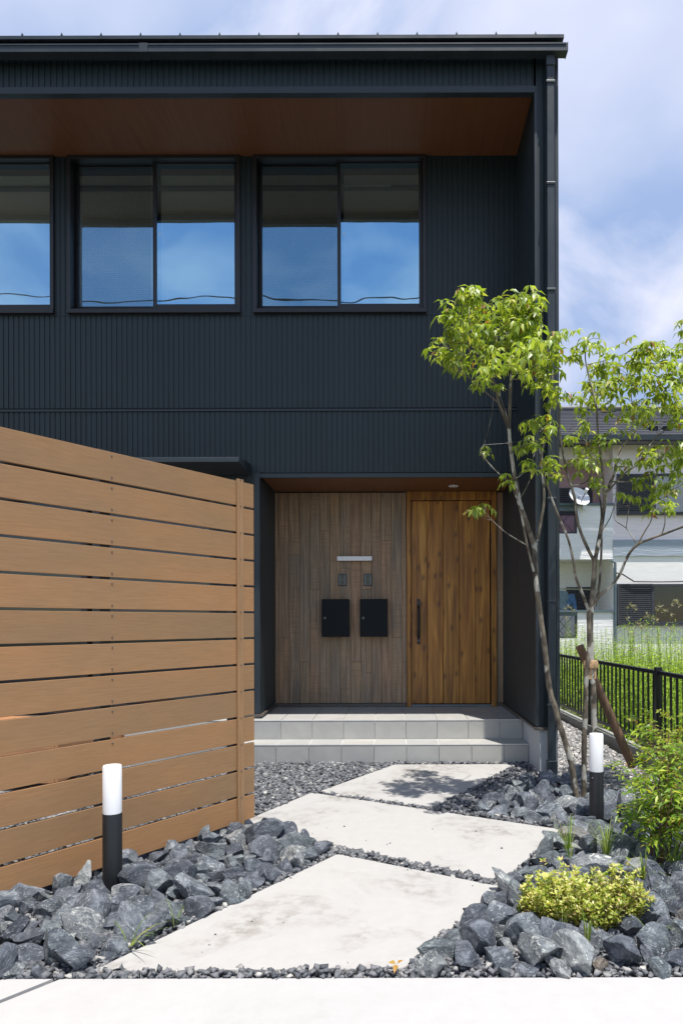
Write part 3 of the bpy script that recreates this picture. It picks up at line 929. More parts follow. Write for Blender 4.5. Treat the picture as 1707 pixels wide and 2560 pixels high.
# entrance steps
steps = empty('entrance_steps', (0, 6.52, 0), 'two step entrance landing faced with square grey slate look tiles', 'steps')
XS = 1.233; XSL = -2.6
MB().box(XSL + .01, XS - .004, 6.816, 7.845, -.1, .352).box(XSL + .01, XS - .004, 6.527, 6.815, -.1, .172).build('step_core', M['grout'], steps)
tile_cache = {}
def tile(x0, x1, y0, y1, z0, z1):
    key = tuple(round(v, 3) for v in (x1 - x0, y1 - y0, z1 - z0))
    if key not in tile_cache:
        m_ = MB().box(-key[0] / 2, key[0] / 2, -key[1] / 2, key[1] / 2, -key[2] / 2, key[2] / 2).mesh('tile', M['tile'])
        tile_cache[key] = m_
    o = inst('tile', tile_cache[key], steps, ((x0 + x1) / 2, (y0 + y1) / 2, (z0 + z1) / 2))
    b = o.modifiers.new('bevel', 'BEVEL'); b.width = .0015; b.segments = 1
jx = [-1.089 + .2998 * k for k in range(-5, 8)]
jx = [XSL] + [v for v in jx if v > XSL + .05] + [XS]
gq = .0024
for a_, b_ in zip(jx[:-1], jx[1:]):
    if (a_ + b_) / 2 > XL - .05 or True:
        yb_list = [(6.808, 7.40), (7.404, 7.845)]
        for ya, yb in yb_list:
            xa, xb = a_ + gq, b_ - gq
            if b_ == XS and True:
                xb = XR + .010 if ya > 7 else XS
            if xa < XL and ya > 6.95: 
                if xb < XL: continue
                xa = XL + .002
            tile(xa, xb, ya, yb, .348, .360)
    tile(a_ + gq, b_ - gq, 6.806, 6.818, .176, .3465)
    tile(a_ + gq, b_ - gq, 6.518, 6.804, .163, .175)
    tile(a_ + gq, b_ - gq, 6.516, 6.528, -.03, .1615)
# metal nosing on the treads
MB().box(XSL, XS, 6.8035, 6.8075, .352, .3605).build('nosing', M['grout'], steps)
MB().box(XSL, XS, 6.5135, 6.5175, .167, .1755).build('nosing', M['grout'], steps)

# deck behind the board fence
dk = empty('wood_deck', (-3.4, 6.2, 0), 'low brown boarded deck in the sun behind the board fence', 'deck')
for k in range(9):
    MB().box(-5.6, -2.65, 5.55 + k * .148, 5.55 + k * .148 + .142, .37, .395).build('deck_board', M['deck'], dk)
MB().box(-5.6, -2.65, 5.52, 5.545, .05, .39).build('fascia_board', M['deck'], dk)
MB().box(-2.645, -2.62, 5.52, 6.88, .05, .39).build('fascia_board', M['deck'], dk)

# ------------------------------------------------------------------ things on the porch wall
def mailbox(px, label):
    x = (px - 985) / 225.5; x1 = x + .303
    r = empty('mailbox', ((x + x1) / 2, Y2, 1.14), label, 'mailbox', 'wall mailboxes beside the door')
    MB().box(x + .004, x1 - .004, Y2 - .105, Y2 - .0025, 1.143, 1.548).build('body', M['blackbox'], r, bevel=.004)
    MB().box(x, x1, Y2 - .127, Y2 - .108, 1.139, 1.552).build('front_flap', M['blackbox'], r, bevel=.004)
    lk = MB().tube([(x + .037, Y2 - .1275, 1.345), (x + .037, Y2 - .133, 1.345)], .019, 24).build('dial_lock', M['black'], r)
    MB().tube([(x + .037, Y2 - .1335, 1.345), (x + .037, Y2 - .137, 1.345)], .010, 18).build('knob', M['grey'], lk)
mailbox(806.6, 'left one of two flat black mailboxes on the plank wall, farther from the door')
mailbox(900.8, 'right one of two flat black mailboxes, nearer to the wooden door')
def intercom(px, label):
    x = (px - 985) / 225.5; x1 = x + .094
    r = empty('intercom', ((x + x1) / 2, Y2, 1.70), label, 'intercom', 'door intercoms on the plank wall')
    MB().box(x, x1, Y2 - .016, Y2 - .002, 1.703, 1.833).build('housing', M['black'], r, bevel=.004)
    MB().box(x + .006, x1 - .006, Y2 - .024, Y2 - .0165, 1.709, 1.827).build('face_plate', M['grey'], r, bevel=.003)
    MB().box(x + .024, x1 - .024, Y2 - .0265, Y2 - .0245, 1.716, 1.822).build('camera_window', M['lens'], r)
    MB().box(x + .030, x1 - .030, Y2 - .0285, Y2 - .027, 1.764, 1.770).build('call_button', M['grey'], r)
    MB().box(x1 - .018, x1 - .014, Y2 - .0265, Y2 - .0245, 1.800, 1.820).build('speaker_slot', M['lens'], r)
intercom(845.6, 'left small dark intercom above the left black mailbox')
intercom(909.0, 'right small dark intercom above the right black mailbox')
x = (843.9 - 985) / 225.5
wl = empty('wall_lamp', (x + .19, Y2, 1.97), 'slim white bar lamp mounted above the two intercoms', 'wall lamp')
MB().box(x + .01, x + .374, Y2 - .03, Y2 - .002, 1.982, 2.022).build('backplate', M['grey'], wl)
MB().box(x, x + .384, Y2 - .062, Y2 - .031, 1.977, 2.025).build('diffuser', M['opal'], wl, bevel=.004)

# ================================================================== BOARD FENCE
E = P(636.6, 2043, 4.54); E.z = 0
Lf = P(0, 2246, 3.175); Lf.z = 0
fd = (Lf - E).normalized(); fang = math.atan2(fd.y, fd.x)
fnrm = Vector((-fd.y, fd.x, 0))
if fnrm.y > 0: fnrm = -fnrm                     # towards the camera
fence = empty('board_fence', E, 'tall screen fence of thirteen wide brown composite boards with narrow gaps', 'fence')
FL = 2.75
# local x runs away from E along the fence, local y is depth
def fbox(x0, x1, y0, y1, z0, z1):
    return MB().box(x0, x1, y0, y1, z0, z1)
sgn = 1 if (Matrix.Rotation(fang, 3, 'Z') @ Vector((0, 1, 0))).dot(fnrm) > 0 else -1
zb, zt_ = .050, 2.183
pitch = (zt_ - zb + .014) / 13
for k in range(13):
    z0 = zb + k * pitch
    y0, y1 = sorted((0, -.02 * sgn))
    fbox(0, FL, y0, y1, z0, z0 + pitch - .014).build('slat', M['slat'], fence, loc=E, rz=fang, bevel=.0015)
def fparam(px):           # distance along the fence under photograph column px
    t_ = (px - CX) / F
    return (E.x - t_ * E.y) / (t_ * fd.y - fd.x)
xb0, xb1 = fparam(606), fparam(591)
y0, y1 = sorted((.0015 * sgn, .014 * sgn))
bt = fbox(xb0, xb1, y0, y1, zb - .03, zt_ + .012).build('batten', M['batten'], fence, loc=E, rz=fang, bevel=.002)
y0, y1 = sorted((.0145 * sgn, .017 * sgn))
xm = (xb0 + xb1) / 2
fbox(xm - .008, xm + .008, y0, y1, zb - .028, zt_ + .010).build('batten', M['batten'], fence, loc=E, rz=fang, bevel=.001)
for px in (598, 270, -330):
    xm = fparam(px)
    y0, y1 = sorted((-.022 * sgn, -.08 * sgn))
    fbox(xm - .03, xm + .03, y0, y1, -.3, zt_ + .012).build('post', M['black'], fence, loc=E, rz=fang, bevel=.002)
scr = MB().lathe([(0, 0), (.0045, 0), (.0045, .002), (.003, .0028), (0, .0028)], 0, 0, 10).mesh('screw', M['bronze'])
for px, cols in ((281, 2), (598, 1)):
    xm = fparam(px)
    for k in range(13):
        z0 = zb + k * pitch
        for dz in ((.02, pitch - .034) if cols == 2 else (pitch - .007,)):
            p = E + fd * xm + fnrm * (.0 if cols == 2 else .017)
            o = inst('screw', scr, fence, (p.x, p.y, z0 + dz))
            o.rotation_euler = fnrm.to_track_quat('Z', 'Y').to_euler()

# ================================================================== BOLLARD LAMPS
def bollard(p, h, zs, label):
    r = empty('bollard_lamp', (p.x, p.y, 0), label, 'bollard lamp', 'round bollard lamps in the rock beds')
    MB().lathe([(.0, -.06), (.045, -.06), (.045, zs - .004), (.043, zs), (0, zs)], p.x, p.y, 40).build('post', M['black'], r, smooth=True)
    MB().lathe([(.0, zs + .001), (.0435, zs + .001), (.0440, zs + .01), (.0440, h - .008), (.041, h - .001), (.036, h), (0, h)], p.x, p.y, 40).build('diffuser', M['opal'], r, smooth=True)
    ft = MB().tube([(p.x - .033, p.y - .0315, zs - .035), (p.x - .0345, p.y - .0345, zs - .035)], .0035, 8).build('screw', M['steel'], r)
bollard(LAMP1, .615, .385, 'black bollard lamp with a white top standing in front of the board fence')
bollard(LAMP2, .585, .345, 'black bollard lamp with a white top beside the thin tree trunks on the right')

# ================================================================== OVERHEAD CABLE ACROSS THE STREET
cb = MB(); pts = []
for i in range(61):
    x = -22 + i * .75
    pts.append((x, -8, 11.35 + .05 * math.sin(x * .9) + .0006 * x * x))
cb.tube(pts, .018, 6)
tag(cb.build('overhead_cable', M['black']), 'thin black overhead cable mirrored in the upper windows', 'cable')

# ================================================================== FOLIAGE TOOLS
def leaf_mesh(name, Pp, D, Nn, L, W, mat, parent=None, fold=.25, droop=.18, label=None, kind='stuff', cat=None, quads=False):
    """one folded leaf per row: base, tip, two side points, centre"""
    Pp, D, Nn = (np.asarray(a, float) for a in (Pp, D, Nn)); L = np.asarray(L, float); W = np.asarray(W, float)
    D /= np.linalg.norm(D, axis=1)[:, None] + 1e-9
    Sd = np.cross(D, Nn); Sd /= np.linalg.norm(Sd, axis=1)[:, None] + 1e-9
    Nn = np.cross(Sd, D)
    L_ = L[:, None]; W_ = W[:, None]
    c = Pp + D * L_ * .42
    l = c + Sd * W_ * .5 + Nn * W_ * fold
    r = c - Sd * W_ * .5 + Nn * W_ * fold
    tip = Pp + D * L_ - Nn * L_ * droop
    n = len(Pp)
    co = np.stack([Pp, l, c, r, tip], 1).reshape(-1, 3)
    tri = np.array([(0, 2, 1), (0, 3, 2), (2, 4, 1), (3, 4, 2)])
    fc = (tri[None] + (np.arange(n) * 5)[:, None, None]).reshape(-1, 3)
    me = bpy.data.meshes.new(name)
    me.vertices.add(len(co)); me.vertices.foreach_set('co', co.ravel())
    me.loops.add(fc.size); me.loops.foreach_set('vertex_index', fc.ravel().astype(np.int32))
    me.polygons.add(len(fc)); me.polygons.foreach_set('loop_start', np.arange(0, fc.size, 3, dtype=np.int32))
    me.update(calc_edges=True); me.materials.append(mat); me.shade_smooth()
    o = bpy.data.objects.new(name, me); link(o, parent)
    return tag(o, label, cat, kind=kind)
def rdir(n):
    v = rng.normal(0, 1, (n, 3)); return v / np.linalg.norm(v, axis=1)[:, None]
class Leaves:
    def __init__(s): s.p = []; s.d = []; s.n = []; s.l = []; s.w = []
    def add(s, p, d, n, l, w): s.p.append(tuple(p)); s.d.append(tuple(d)); s.n.append(tuple(n)); s.l.append(l); s.w.append(w)
    def whorl(s, c, k, L, W, droop=.5, axis=None, spread=1.0):
        a0 = rng.uniform(0, 6.28)
        ax = Vector(axis) if axis is not None else Vector((rng.normal(0, .35), rng.normal(0, .35), 1)).normalized()
        u = ax.orthogonal().normalized(); v = ax.cross(u)
        for i in range(k):
            a = a0 + 6.283 * i / k + rng.normal(0, .3)
            o = u * math.cos(a) + v * math.sin(a)
            dr = droop + rng.normal(0, .3)
            d = (o * spread - Vector((0, 0, 1)) * dr).normalized()
            n = (ax + o * dr + Vector(rng.normal(0, .25, 3))).normalized()
            l = L * rng.uniform(.65, 1.2)
            s.add(Vector(c) + o * L * .08, d, n, l, W * l / L * rng.uniform(.85, 1.15))
    def build(s, name, mat, **k): return leaf_mesh(name, s.p, s.d, s.n, s.l, s.w, mat, **k)

def smooth_path(pts, n=3):
    out = []
    for i in range(len(pts) - 1):
        p0 = pts[max(i - 1, 0)]; p1 = pts[i]; p2 = pts[i + 1]; p3 = pts[min(i + 2, len(pts) - 1)]
        for k in range(n):
            t = k / n
            out.append(.5 * ((2 * p1) + (-p0 + p2) * t + (2 * p0 - 5 * p1 + 4 * p2 - p3) * t * t + (-p0 + 3 * p1 - 3 * p2 + p3) * t ** 3))
    out.append(pts[-1])
    return out
def stem(mb, tr, Yb, Ye, r0, r1, nodes, seg=9):
    """tr: list of view pixels; depth runs from Yb to Ye; radius from r0 to r1"""
    m = len(tr)
    acc = [0]
    for i in range(1, m): acc.append(acc[-1] + math.dist(tr[i], tr[i - 1]))
    pts = [T(x, y, Yb + (Ye - Yb) * acc[i] / acc[-1]) for i, (x, y) in enumerate(tr)]
    sp = smooth_path(pts, 3)
    rad = [(r0 + (r1 - r0) * i / (len(sp) - 1)) * (1 + .07 * math.sin(i * 2.3 + x)) for i, x in zip(range(len(sp)), [r0 * 900] * len(sp))]
    mb.tube(sp, rad, seg)
    nodes.extend([(p, r) for p, r in zip(sp[len(sp) // 3:], rad[len(sp) // 3:])])
    return sp
def c1(x, y): return (973.7 + .379 * x, 643 + .379 * y)      # close-up views -> whole view
def c2(x, y): return (1157.3 + .2619 * x, 1083.9 + .2619 * y)
def c3(x, y): return (1157.3 + .2619 * x, 1561.5 + .2619 * y)

def crown(mb, blobs, Yc, nodes, dens, parent, LL=.070, WW=.027):
    lv = Leaves(); tw = MB()
    for (cx, cy, rx, ry, n) in blobs:
        X, Yp = c1(cx, cy)
        Yd = Yc + rng.normal(0, .22)
        c = T(X, Yp, Yd)
        sx = rx * 1.3 * .379 * K * Yd / F; sz = ry * 1.25 * .379 * K * Yd / F; sy = (sx + sz) * .85
        base = min(nodes, key=lambda q: (q[0] - c).length + (0 if q[0].z < c.z else .25))
        mid = (base[0] + c) / 2 + Vector((rng.normal(0, .03), rng.normal(0, .03), -.02))
        rr_ = min(base[1] * .6, .006)
        pth = smooth_path([base[0], mid, c], 4)
        tw.tube(pth, [rr_ * (1 - .6 * i / (len(pth) - 1)) for i in range(len(pth))], 6)
        k = max(2, int(n * dens / 5.5))
        for i in range(k):
            v = Vector(rdir(1)[0]) * rng.random() ** .36
            q = c + Vector((v.x * sx, v.y * sy, v.z * sz))
            if i % 5 == 0:
                b = pth[rng.integers(len(pth) // 2, len(pth))]
                tw.tube([b, (b + q) / 2 + Vector((0, 0, .015)), q], [.0028, .002, .0012], 4, cap=False)
            ax = (v * .6 + Vector((0, 0, 1))).normalized()
            lv.whorl(q, int(rng.integers(4, 8)), LL, WW, droop=rng.uniform(.2, 1.0), axis=ax)
    lv.build('crown', M['leaf'], parent=parent, fold=.12, droop=.22)
    tag(tw.build('twigs', M['bark'], parent, smooth=True), kind='stuff')

# ------------------------------------------------------------------ left slender tree
YT = 5.0
tb = GT(1322, 1842); YL = tb.y
t1 = empty('garden_tree', tb, 'slender mottled tree leaning left, its crown against the dark facade', 'tree', 'slender garden trees by the house corner')
mb = MB(); nodes = []
main = [(1323, 1860), c3(630, 1040), c3(612, 900), c3(590, 750), c3(550, 600), c3(520, 500), c3(470, 340), (1275, 1627), (1261, 1581), (1249, 1477), (1233, 1359), (1228, 1293), (1226.7, 1251)]
stem(mb, main, YL, YL - .05, .0235, .0175, [])
stem(mb, [(1226.7, 1254), (1218.8, 1230.6), (1196.6, 1167.7), (1191, 1147), (1184.8, 1107.5), (1180, 1086), (1171, 1022), (1168, 978)], YL - .05, YL - .15, .0185, .012, nodes)
stem(mb, [(1168, 982), (1170.8, 908), (1172.7, 870), (1174.6, 825), (1166, 780), (1172, 740)], YL - .15, YL - .05, .0125, .005, nodes)
stem(mb, [(1168, 984), (1144, 923), (1136.7, 885), (1117.7, 848), (1087, 810), (1050, 785), (1030, 775)], YL - .15, YL - .35, .011, .003, nodes)
stem(mb, [(1144, 925), (1114, 900), (1087, 874), (1061, 857), (1036, 830)], YL - .2, YL - .3, .005, .002, nodes)
stem(mb, [(1117, 850), (1100, 800), (1080, 750), (1076, 690)], YL - .2, YL - .1, .005, .002, nodes)
stem(mb, [(1174, 835), (1205, 790), (1220, 740)], YL - .1, YL + .1, .005, .002, nodes)
stem(mb, [(1226.7, 1254), (1233, 1241), (1241, 1199), (1247.7, 1162), (1249, 1136), (1246, 1100), (1243, 1045), (1254, 1003), (1262, 946), (1265, 908), (1268, 850), (1255, 800)], YL - .05, YL + .15, .013, .004, nodes)
stem(mb, [(1194, 1143), (1215, 1105), (1224, 1052), (1232, 1020)], YL - .1, YL, .005, .0025, nodes)
stem(mb, [(1225, 1312), (1209.7, 1251.5), (1200, 1200), (1186, 1144), (1168, 1110), (1155.6, 1098), (1121.5, 1064), (1103, 1037), (1111, 1022)], YL - .08, YL - .4, .0085, .002, nodes)
stem(mb, [(1209.7, 1253), (1180, 1235), (1157, 1220), (1130, 1195), (1110, 1172)], YL - .1, YL - .35, .0045, .0018, nodes)
mb.build('trunk', M['bark'], t1, smooth=True)
blobL = [(275, 85, 65, 45, 45), (150, 200, 70, 75, 45), (300, 200, 110, 70, 65), (560, 140, 130, 55, 75), (650, 220, 80, 110, 75), (480, 300, 150, 90, 100), (130, 400, 90, 80, 50), (280, 430, 130, 90, 75), (420, 540, 80, 50, 30), (320, 630, 50, 40, 14), (570, 460, 140, 80, 75), (720, 420, 100, 100, 75), (700, 570, 90, 70, 50), (820, 420, 50, 100, 28), (440, 650, 45, 30, 8), (180, 520, 50, 40, 12),
         (670, 850, 60, 40, 20), (740, 880, 50, 50, 18), (660, 990, 90, 45, 30), (770, 680, 70, 50, 26), (380, 1030, 32, 30, 7), (510, 1200, 40, 25, 8), (650, 1120, 50, 50, 10), (770, 1100, 45, 50, 18), (790, 1190, 35, 50, 12), (290, 1385, 45, 22, 8), (380, 1380, 45, 20, 7), (380, 300, 120, 60, 50), (240, 320, 90, 50, 35), (600, 330, 100, 60, 40)]
crown(mb, blobL, YL - .28, nodes, 2.5, t1)

# ------------------------------------------------------------------ right multi stem tree
tb = GT(1352, 1842); YR = tb.y
t2 = empty('garden_tree', tb, 'multi stemmed mottled tree tied to a stake beside the right bollard lamp', 'tree', 'slender garden trees by the house corner')
mb = MB(); nodes = []
stem(mb, [(1340, 1860), (1340.6, 1800), (1340.6, 1718), (1343, 1650), (1344.6, 1588), (1346, 1550), (1352, 1500), (1352, 1450), (1351, 1396)], YR, YR - .02, .0205, .016, [])
stem(mb, [(1366, 1860), (1366, 1797), (1364, 1679), (1361.6, 1588), (1359, 1560), (1357.7, 1529), (1355, 1450), (1356.4, 1409), (1357.7, 1385), (1363, 1333), (1365.5, 1285)], YR, YR, .0235, .0175, [])
stem(mb, [(1365.5, 1288), (1374.7, 1241), (1385, 1176), (1393, 1131), (1406, 1097), (1410, 1086), (1421, 1037), (1443, 1007), (1474, 969), (1500, 930), (1534, 886)], YR, YR + .35, .0165, .004, nodes)
stem(mb, [(1385, 1176), (1386.8, 1136), (1379, 1052), (1371.7, 984), (1368, 931), (1349, 855), (1343, 814), (1352, 780)], YR, YR - .1, .011, .003, nodes)
stem(mb, [(1365.5, 1290), (1351, 1264.6), (1327.5, 1207), (1319.7, 1149.4), (1310.5, 1115), (1307, 1109), (1292, 1041), (1284.5, 984), (1284.5, 938), (1275, 915)], YR, YR - .1, .013, .005, nodes)
stem(mb, [(1349.8, 1400), (1338, 1367), (1322, 1327.5), (1315.7, 1288), (1304, 1238.4), (1283, 1188.7), (1270, 1154.6), (1256.8, 1118), (1249, 1089), (1238, 1030)], YR - .02, YR - .25, .0115, .004, nodes)
stem(mb, [(1362, 1392), (1377, 1367), (1401, 1348), (1422, 1320), (1440, 1278), (1462.4, 1251.5), (1492.5, 1238), (1534, 1222.7), (1575, 1207)], YR, YR - .3, .0125, .007, nodes)
stem(mb, [(1462, 1253), (1480, 1220), (1494, 1196), (1500, 1160)], YR - .2, YR - .25, .006, .003, nodes)
stem(mb, [(1460, 1248), (1437, 1213), (1411, 1194), (1410, 1162), (1418, 1120)], YR - .2, YR - .15, .004, .002, nodes)
stem(mb, [(1437, 1213), (1440, 1190), (1446, 1150)], YR - .2, YR - .2, .003, .0015, nodes)
stem(mb, [(1518, 1230), (1526, 1200), (1524, 1160)], YR - .28, YR - .3, .005, .002, nodes)
stem(mb, [(1366, 1392), (1376, 1340), (1380, 1267), (1380, 1170), (1372, 1131), (1352, 1090), (1345, 1040), (1350, 960)], YR + .03, YR + .15, .011, .003, nodes)
stem(mb, [(1380, 1222), (1400, 1190), (1410, 1160)], YR + .03, YR + .05, .005, .002, nodes)
stem(mb, [(1443, 1007), (1455, 960), (1448, 900), (1460, 840)], YR + .2, YR + .2, .005, .002, nodes)
stem(mb, [(1474, 1050), (1500, 1010), (1530, 985), (1545, 960)], YR + .1, YR + .1, .006, .002, nodes)
stem(mb, [(1394, 1131), (1430, 1090), (1465, 1065), (1470, 1040), (1510, 1000)], YR + .1, YR, .007, .003, nodes)
stem(mb, [(1343, 814), (1345, 800), (1350, 765)], YR - .1, YR - .1, .003, .0015, nodes)
mb.build('trunk', M['bark'], t2, smooth=True)
blobR = [(980, 370, 90, 50, 26), (900, 470, 55, 50, 15), (1100, 470, 70, 70, 30), (1070, 560, 90, 80, 40), (980, 680, 120, 80, 60), (1080, 690, 50, 80, 28), (1310, 400, 100, 60, 45), (1490, 430, 80, 70, 40), (1555, 310, 35, 60, 14), (1250, 600, 110, 90, 55), (1400, 580, 130, 95, 65), (1530, 600, 80, 90, 45), (1250, 750, 110, 65, 36), (1400, 760, 120, 75, 48), (1540, 740, 50, 100, 28), (900, 880, 90, 85, 26), (1000, 980, 110, 50, 24), (1180, 900, 90, 70, 18), (1350, 820, 60, 35, 12), (950, 1100, 90, 55, 30), (1010, 1180, 60, 55, 12), (1180, 1080, 70, 60, 15), (1300, 1060, 100, 50, 26), (1450, 1070, 110, 80, 55), (1550, 1120, 50, 80, 26), (1350, 1180, 70, 60, 20), (1480, 1250, 100, 80, 46), (1340, 1350, 60, 45, 10), (1430, 1390, 70, 50, 20), (1220, 1300, 55, 26, 8), (1060, 1260, 30, 24, 4), (1600, 500, 50, 200, 50), (1620, 900, 50, 200, 40), (1350, 500, 120, 60, 35), (1120, 640, 60, 60, 20)]
crown(mb, blobR, YR, nodes, 2.7, t2)

# stake and burlap tie
sk = MB(); a = T(1330, 1484, YR + .10); b = T(1452, 1760, YR + .22)
sk.tube([a, a.lerp(b, .5), b], [.031, .032, .033], 12)
tag(sk.build('tree_stake', M['stake'], smooth=True), 'brown wooden stake leaning against the multi stemmed tree', 'stake')
tie = MB(); c_ = T(1355, 1532, YR + .02)
tie.lathe([(.040, -.085), (.042, -.03), (.040, -.012), (.052, -.004), (.055, .02), (.05, .045), (.034, .05)], 0, 0, 18)
for i in range(len(tie.v)):
    v = tie.v[i]; k = 1 + .08 * math.sin(i * 1.7)
    tie.v[i] = (v[0] * k + c_.x, v[1] * k + c_.y, v[2] + c_.z)
tag(tie.build('burlap_tie', M['burlap'], smooth=True), 'burlap wrap binding the tree trunk to its stake', 'tie')

# ------------------------------------------------------------------ nandina
def canes_shrub(name, base, label, cat, n_st, hmin, hmax, spread, mat, stalkmat, L, W, frond, kind=None):
    r = empty(name, (base.x, base.y, 0), label, cat)
    sm = MB(); lv = Leaves()
    for i in range(n_st):
        a = rng.uniform(0, 6.28); rr = rng.random() ** .5
        b = base + Vector((math.cos(a) * .07 * rr, math.sin(a) * .07 * rr, -.02))
        h = rng.uniform(hmin, hmax)
        if math.cos(a) * rr < -.25: a = math.pi - a
        tip = b + Vector((math.cos(a) * spread * rr, math.sin(a) * spread * rr, h))
        mid = (b + tip) / 2 - Vector((math.cos(a), math.sin(a), 0)) * spread * .18 * rr
        sp = smooth_path([b, mid, tip], 6)
        sm.tube(sp, [.0055 - .003 * j / (len(sp) - 1) for j in range(len(sp))], 6)
        for j in range(len(sp) // 3, len(sp)):
            for q in range(frond + (j % 2)):
                aa = rng.uniform(0, 6.28)
                o = Vector((math.cos(aa), math.sin(aa), 0))
                fl = rng.uniform(.10, .20)
                p0 = sp[j]; p1 = p0 + o * fl * .6 + Vector((0, 0, .07)); p2 = p0 + o * fl * 1.1 + Vector((0, 0, rng.uniform(-.01, .06)))
                sm.tube([p0, p1, p2], [.0018, .0014, .0008], 4, cap=False)
                for k in range(9):
                    tpos = .25 + .75 * k / 8
                    pt = p0.lerp(p1, min(1, tpos * 2)) if tpos < .5 else p1.lerp(p2, tpos * 2 - 1)
                    side = o.cross(Vector((0, 0, 1))) * (1 if k % 2 else -1)
                    for m_ in range(2):
                        d = (side * rng.uniform(.5, 1) + o * rng.uniform(.3, .9) + Vector((0, 0, rng.normal(-.1, .3)))).normalized()
                        lv.add(pt + d * .015 * m_, d, (Vector((0, 0, 1)) + Vector(rng.normal(0, .3, 3))), L * rng.uniform(.7, 1.2), W * rng.uniform(.8, 1.2))
    tag(sm.build('stems', stalkmat, r, smooth=True), kind='stuff')
    lv.build('foliage', mat, parent=r, fold=.15, droop=.12)
    return r
canes_shrub('nandina_shrub', GT(1515, 1985), 'feathery narrow leaved shrub with tall canes in the right rock bed', 'shrub', 11, .34, .72, .26, M['nandina'], M['redstalk'], .058, .0155, 1)

# azalea like shrub behind it
def twiggy_shrub(name, base, label, n, hmin, hmax, spread, mat, L, W, per):
    r = empty(name, (base.x, base.y, 0), label, 'shrub')
    sm = MB(); lv = Leaves()
    for i in range(n):
        a = rng.uniform(0, 6.28); rr = rng.random() ** .5
        h = rng.uniform(hmin, hmax)
        tip = base + Vector((math.cos(a) * spread * rr, math.sin(a) * spread * rr * .8, h))
        mid = base + Vector((math.cos(a) * spread * rr * .3, math.sin(a) * spread * rr * .3, h * .55))
        b0 = base + Vector((math.cos(a) * .03, math.sin(a) * .03, -.02))
        sp = smooth_path([b0, mid, tip], 5)
        sm.tube(sp, [.006 - .0045 * j / (len(sp) - 1) for j in range(len(sp))], 5)
        for j in range(per):
            p = tip + Vector(rng.normal(0, .035, 3))
            lv.whorl(p, int(rng.integers(4, 7)), L, W, droop=rng.uniform(-.4, .3))
        for j in range(len(sp) // 2, len(sp)):
            lv.whorl(sp[j], 2, L, W, droop=0)
    tag(sm.build('stems', M['redstalk'], r, smooth=True), kind='stuff')
    lv.build('foliage', mat, parent=r, fold=.12, droop=.1)
twiggy_shrub('broadleaf_shrub', G(1672, 1990), 'loose yellow green shrub in front of the black fence at the right edge', 26, .22, .60, .34, M['azalea'], .045, .022, 3)

# low variegated shrub
r = empty('variegated_shrub', shrubC, 'low mounded yellow variegated shrub among the rocks near the path', 'shrub')
lv = Leaves(); sm = MB()
for i in range(330):
    a = rng.uniform(0, 6.28); q = rng.random() ** .5
    ox = math.cos(a) * .285 * q; oy = math.sin(a) * .17 * q
    bx = shrubC + Vector((ox * .55, oy * .55, 0))
    h = (.185 * (1 - q ** 3 * .45) + rng.normal(0, .034)) * (1 - .25 * math.exp(-((ox - .02) / .06) ** 2))
    if i % 40 == 0: h += .07
    tip = shrubC + Vector((ox, oy, h))
    sp = smooth_path([bx, (bx + tip) / 2 + Vector((ox * .1, oy * .1, 0)), tip], 4)
    sm.tube(sp, [.0022, .002, .002, .0018, .0016, .0014, .0012, .001, .0008], 4, cap=False)
    for j in range(3, len(sp)):
        lv.whorl(sp[j], 3, .024, .012, droop=rng.uniform(-.9, .1))
    lv.whorl(tip, 4, .020, .010, droop=-.9)
tag(sm.build('stems', M['redstalk'], r), kind='stuff')
lv.build('foliage', M['abelia'], parent=r, fold=.1, droop=.05)
tag(MB().lathe([(0, .012), (.2, .012), (.3, -.03)], 0, 0, 20).build('soil', M['earth'], r, loc=(shrubC.x, shrubC.y, 0)))

# grass tufts
def blades(mb_l, base, n, h, spread, w=.0024):
    for i in range(n):
        a = rng.uniform(0, 6.28); o = Vector((math.cos(a), math.sin(a), 0)); hh = h * rng.uniform(.5, 1.1); s_ = spread * rng.uniform(.3, 1.1)
        side = o.cross(Vector((0, 0, 1))) * w * rng.uniform(.6, 1.2)
        b = base + o * rng.uniform(0, .015)
        pts = [b, b + o * s_ * .25 + Vector((0, 0, hh * .55)), b + o * s_ * .62 + Vector((0, 0, hh * .92)), b + o * s_ * 1.1 + Vector((0, 0, hh * rng.uniform(.75, 1.05)))]
        n0 = len(mb_l.v)
        for j, p in enumerate(pts):
            k = (1, .9, .6, .08)[j]
            mb_l.v += [tuple(p - side * k), tuple(p + side * k)]
        for j in range(3):
            mb_l.f.append((n0 + 2 * j, n0 + 2 * j + 1, n0 + 2 * j + 3, n0 + 2 * j + 2))
def tuft(px, py, n, h, spread, label, z=.03, group=None):
    mb_l = MB(); p = GT(px, py); p.z = z
    blades(mb_l, Vector((0, 0, 0)), n, h, spread)
    o = mb_l.build('grass_tuft', M['grass'], None, loc=p)
    tag(o, label, 'grass', group)
tuft(1307, 1982, 26, .20, .15, 'thin spiky grass tuft in the rocks beside the middle slab corner')
tuft(1392, 1980, 34, .20, .16, 'fuller grass tuft with dry straw coloured blades left of the feathery shrub')
tuft(296, 2186, 9, .10, .16, 'bright weed blades hanging over the near slab edge in the left rock bed', .02)
tuft(404, 2134, 6, .11, .05, 'small upright weed sprout at the left edge of the near slab', .02)
tuft(1348, 2182, 14, .14, .05, 'grass sprouts growing out of the front of the variegated shrub', .02)
tuft(1290, 2160, 7, .09, .04, 'few short blades at the lower left of the variegated shrub', .02)
tuft(1500, 2175, 10, .08, .08, 'small weed tuft at the right end of the variegated shrub', .02)
tuft(1478, 2035, 30, .14, .13, 'dense low grass around the foot of the feathery shrub', .02)
tuft(1546, 2010, 30, .18, .16, 'dense low grass tuft at the right picture edge', .02)
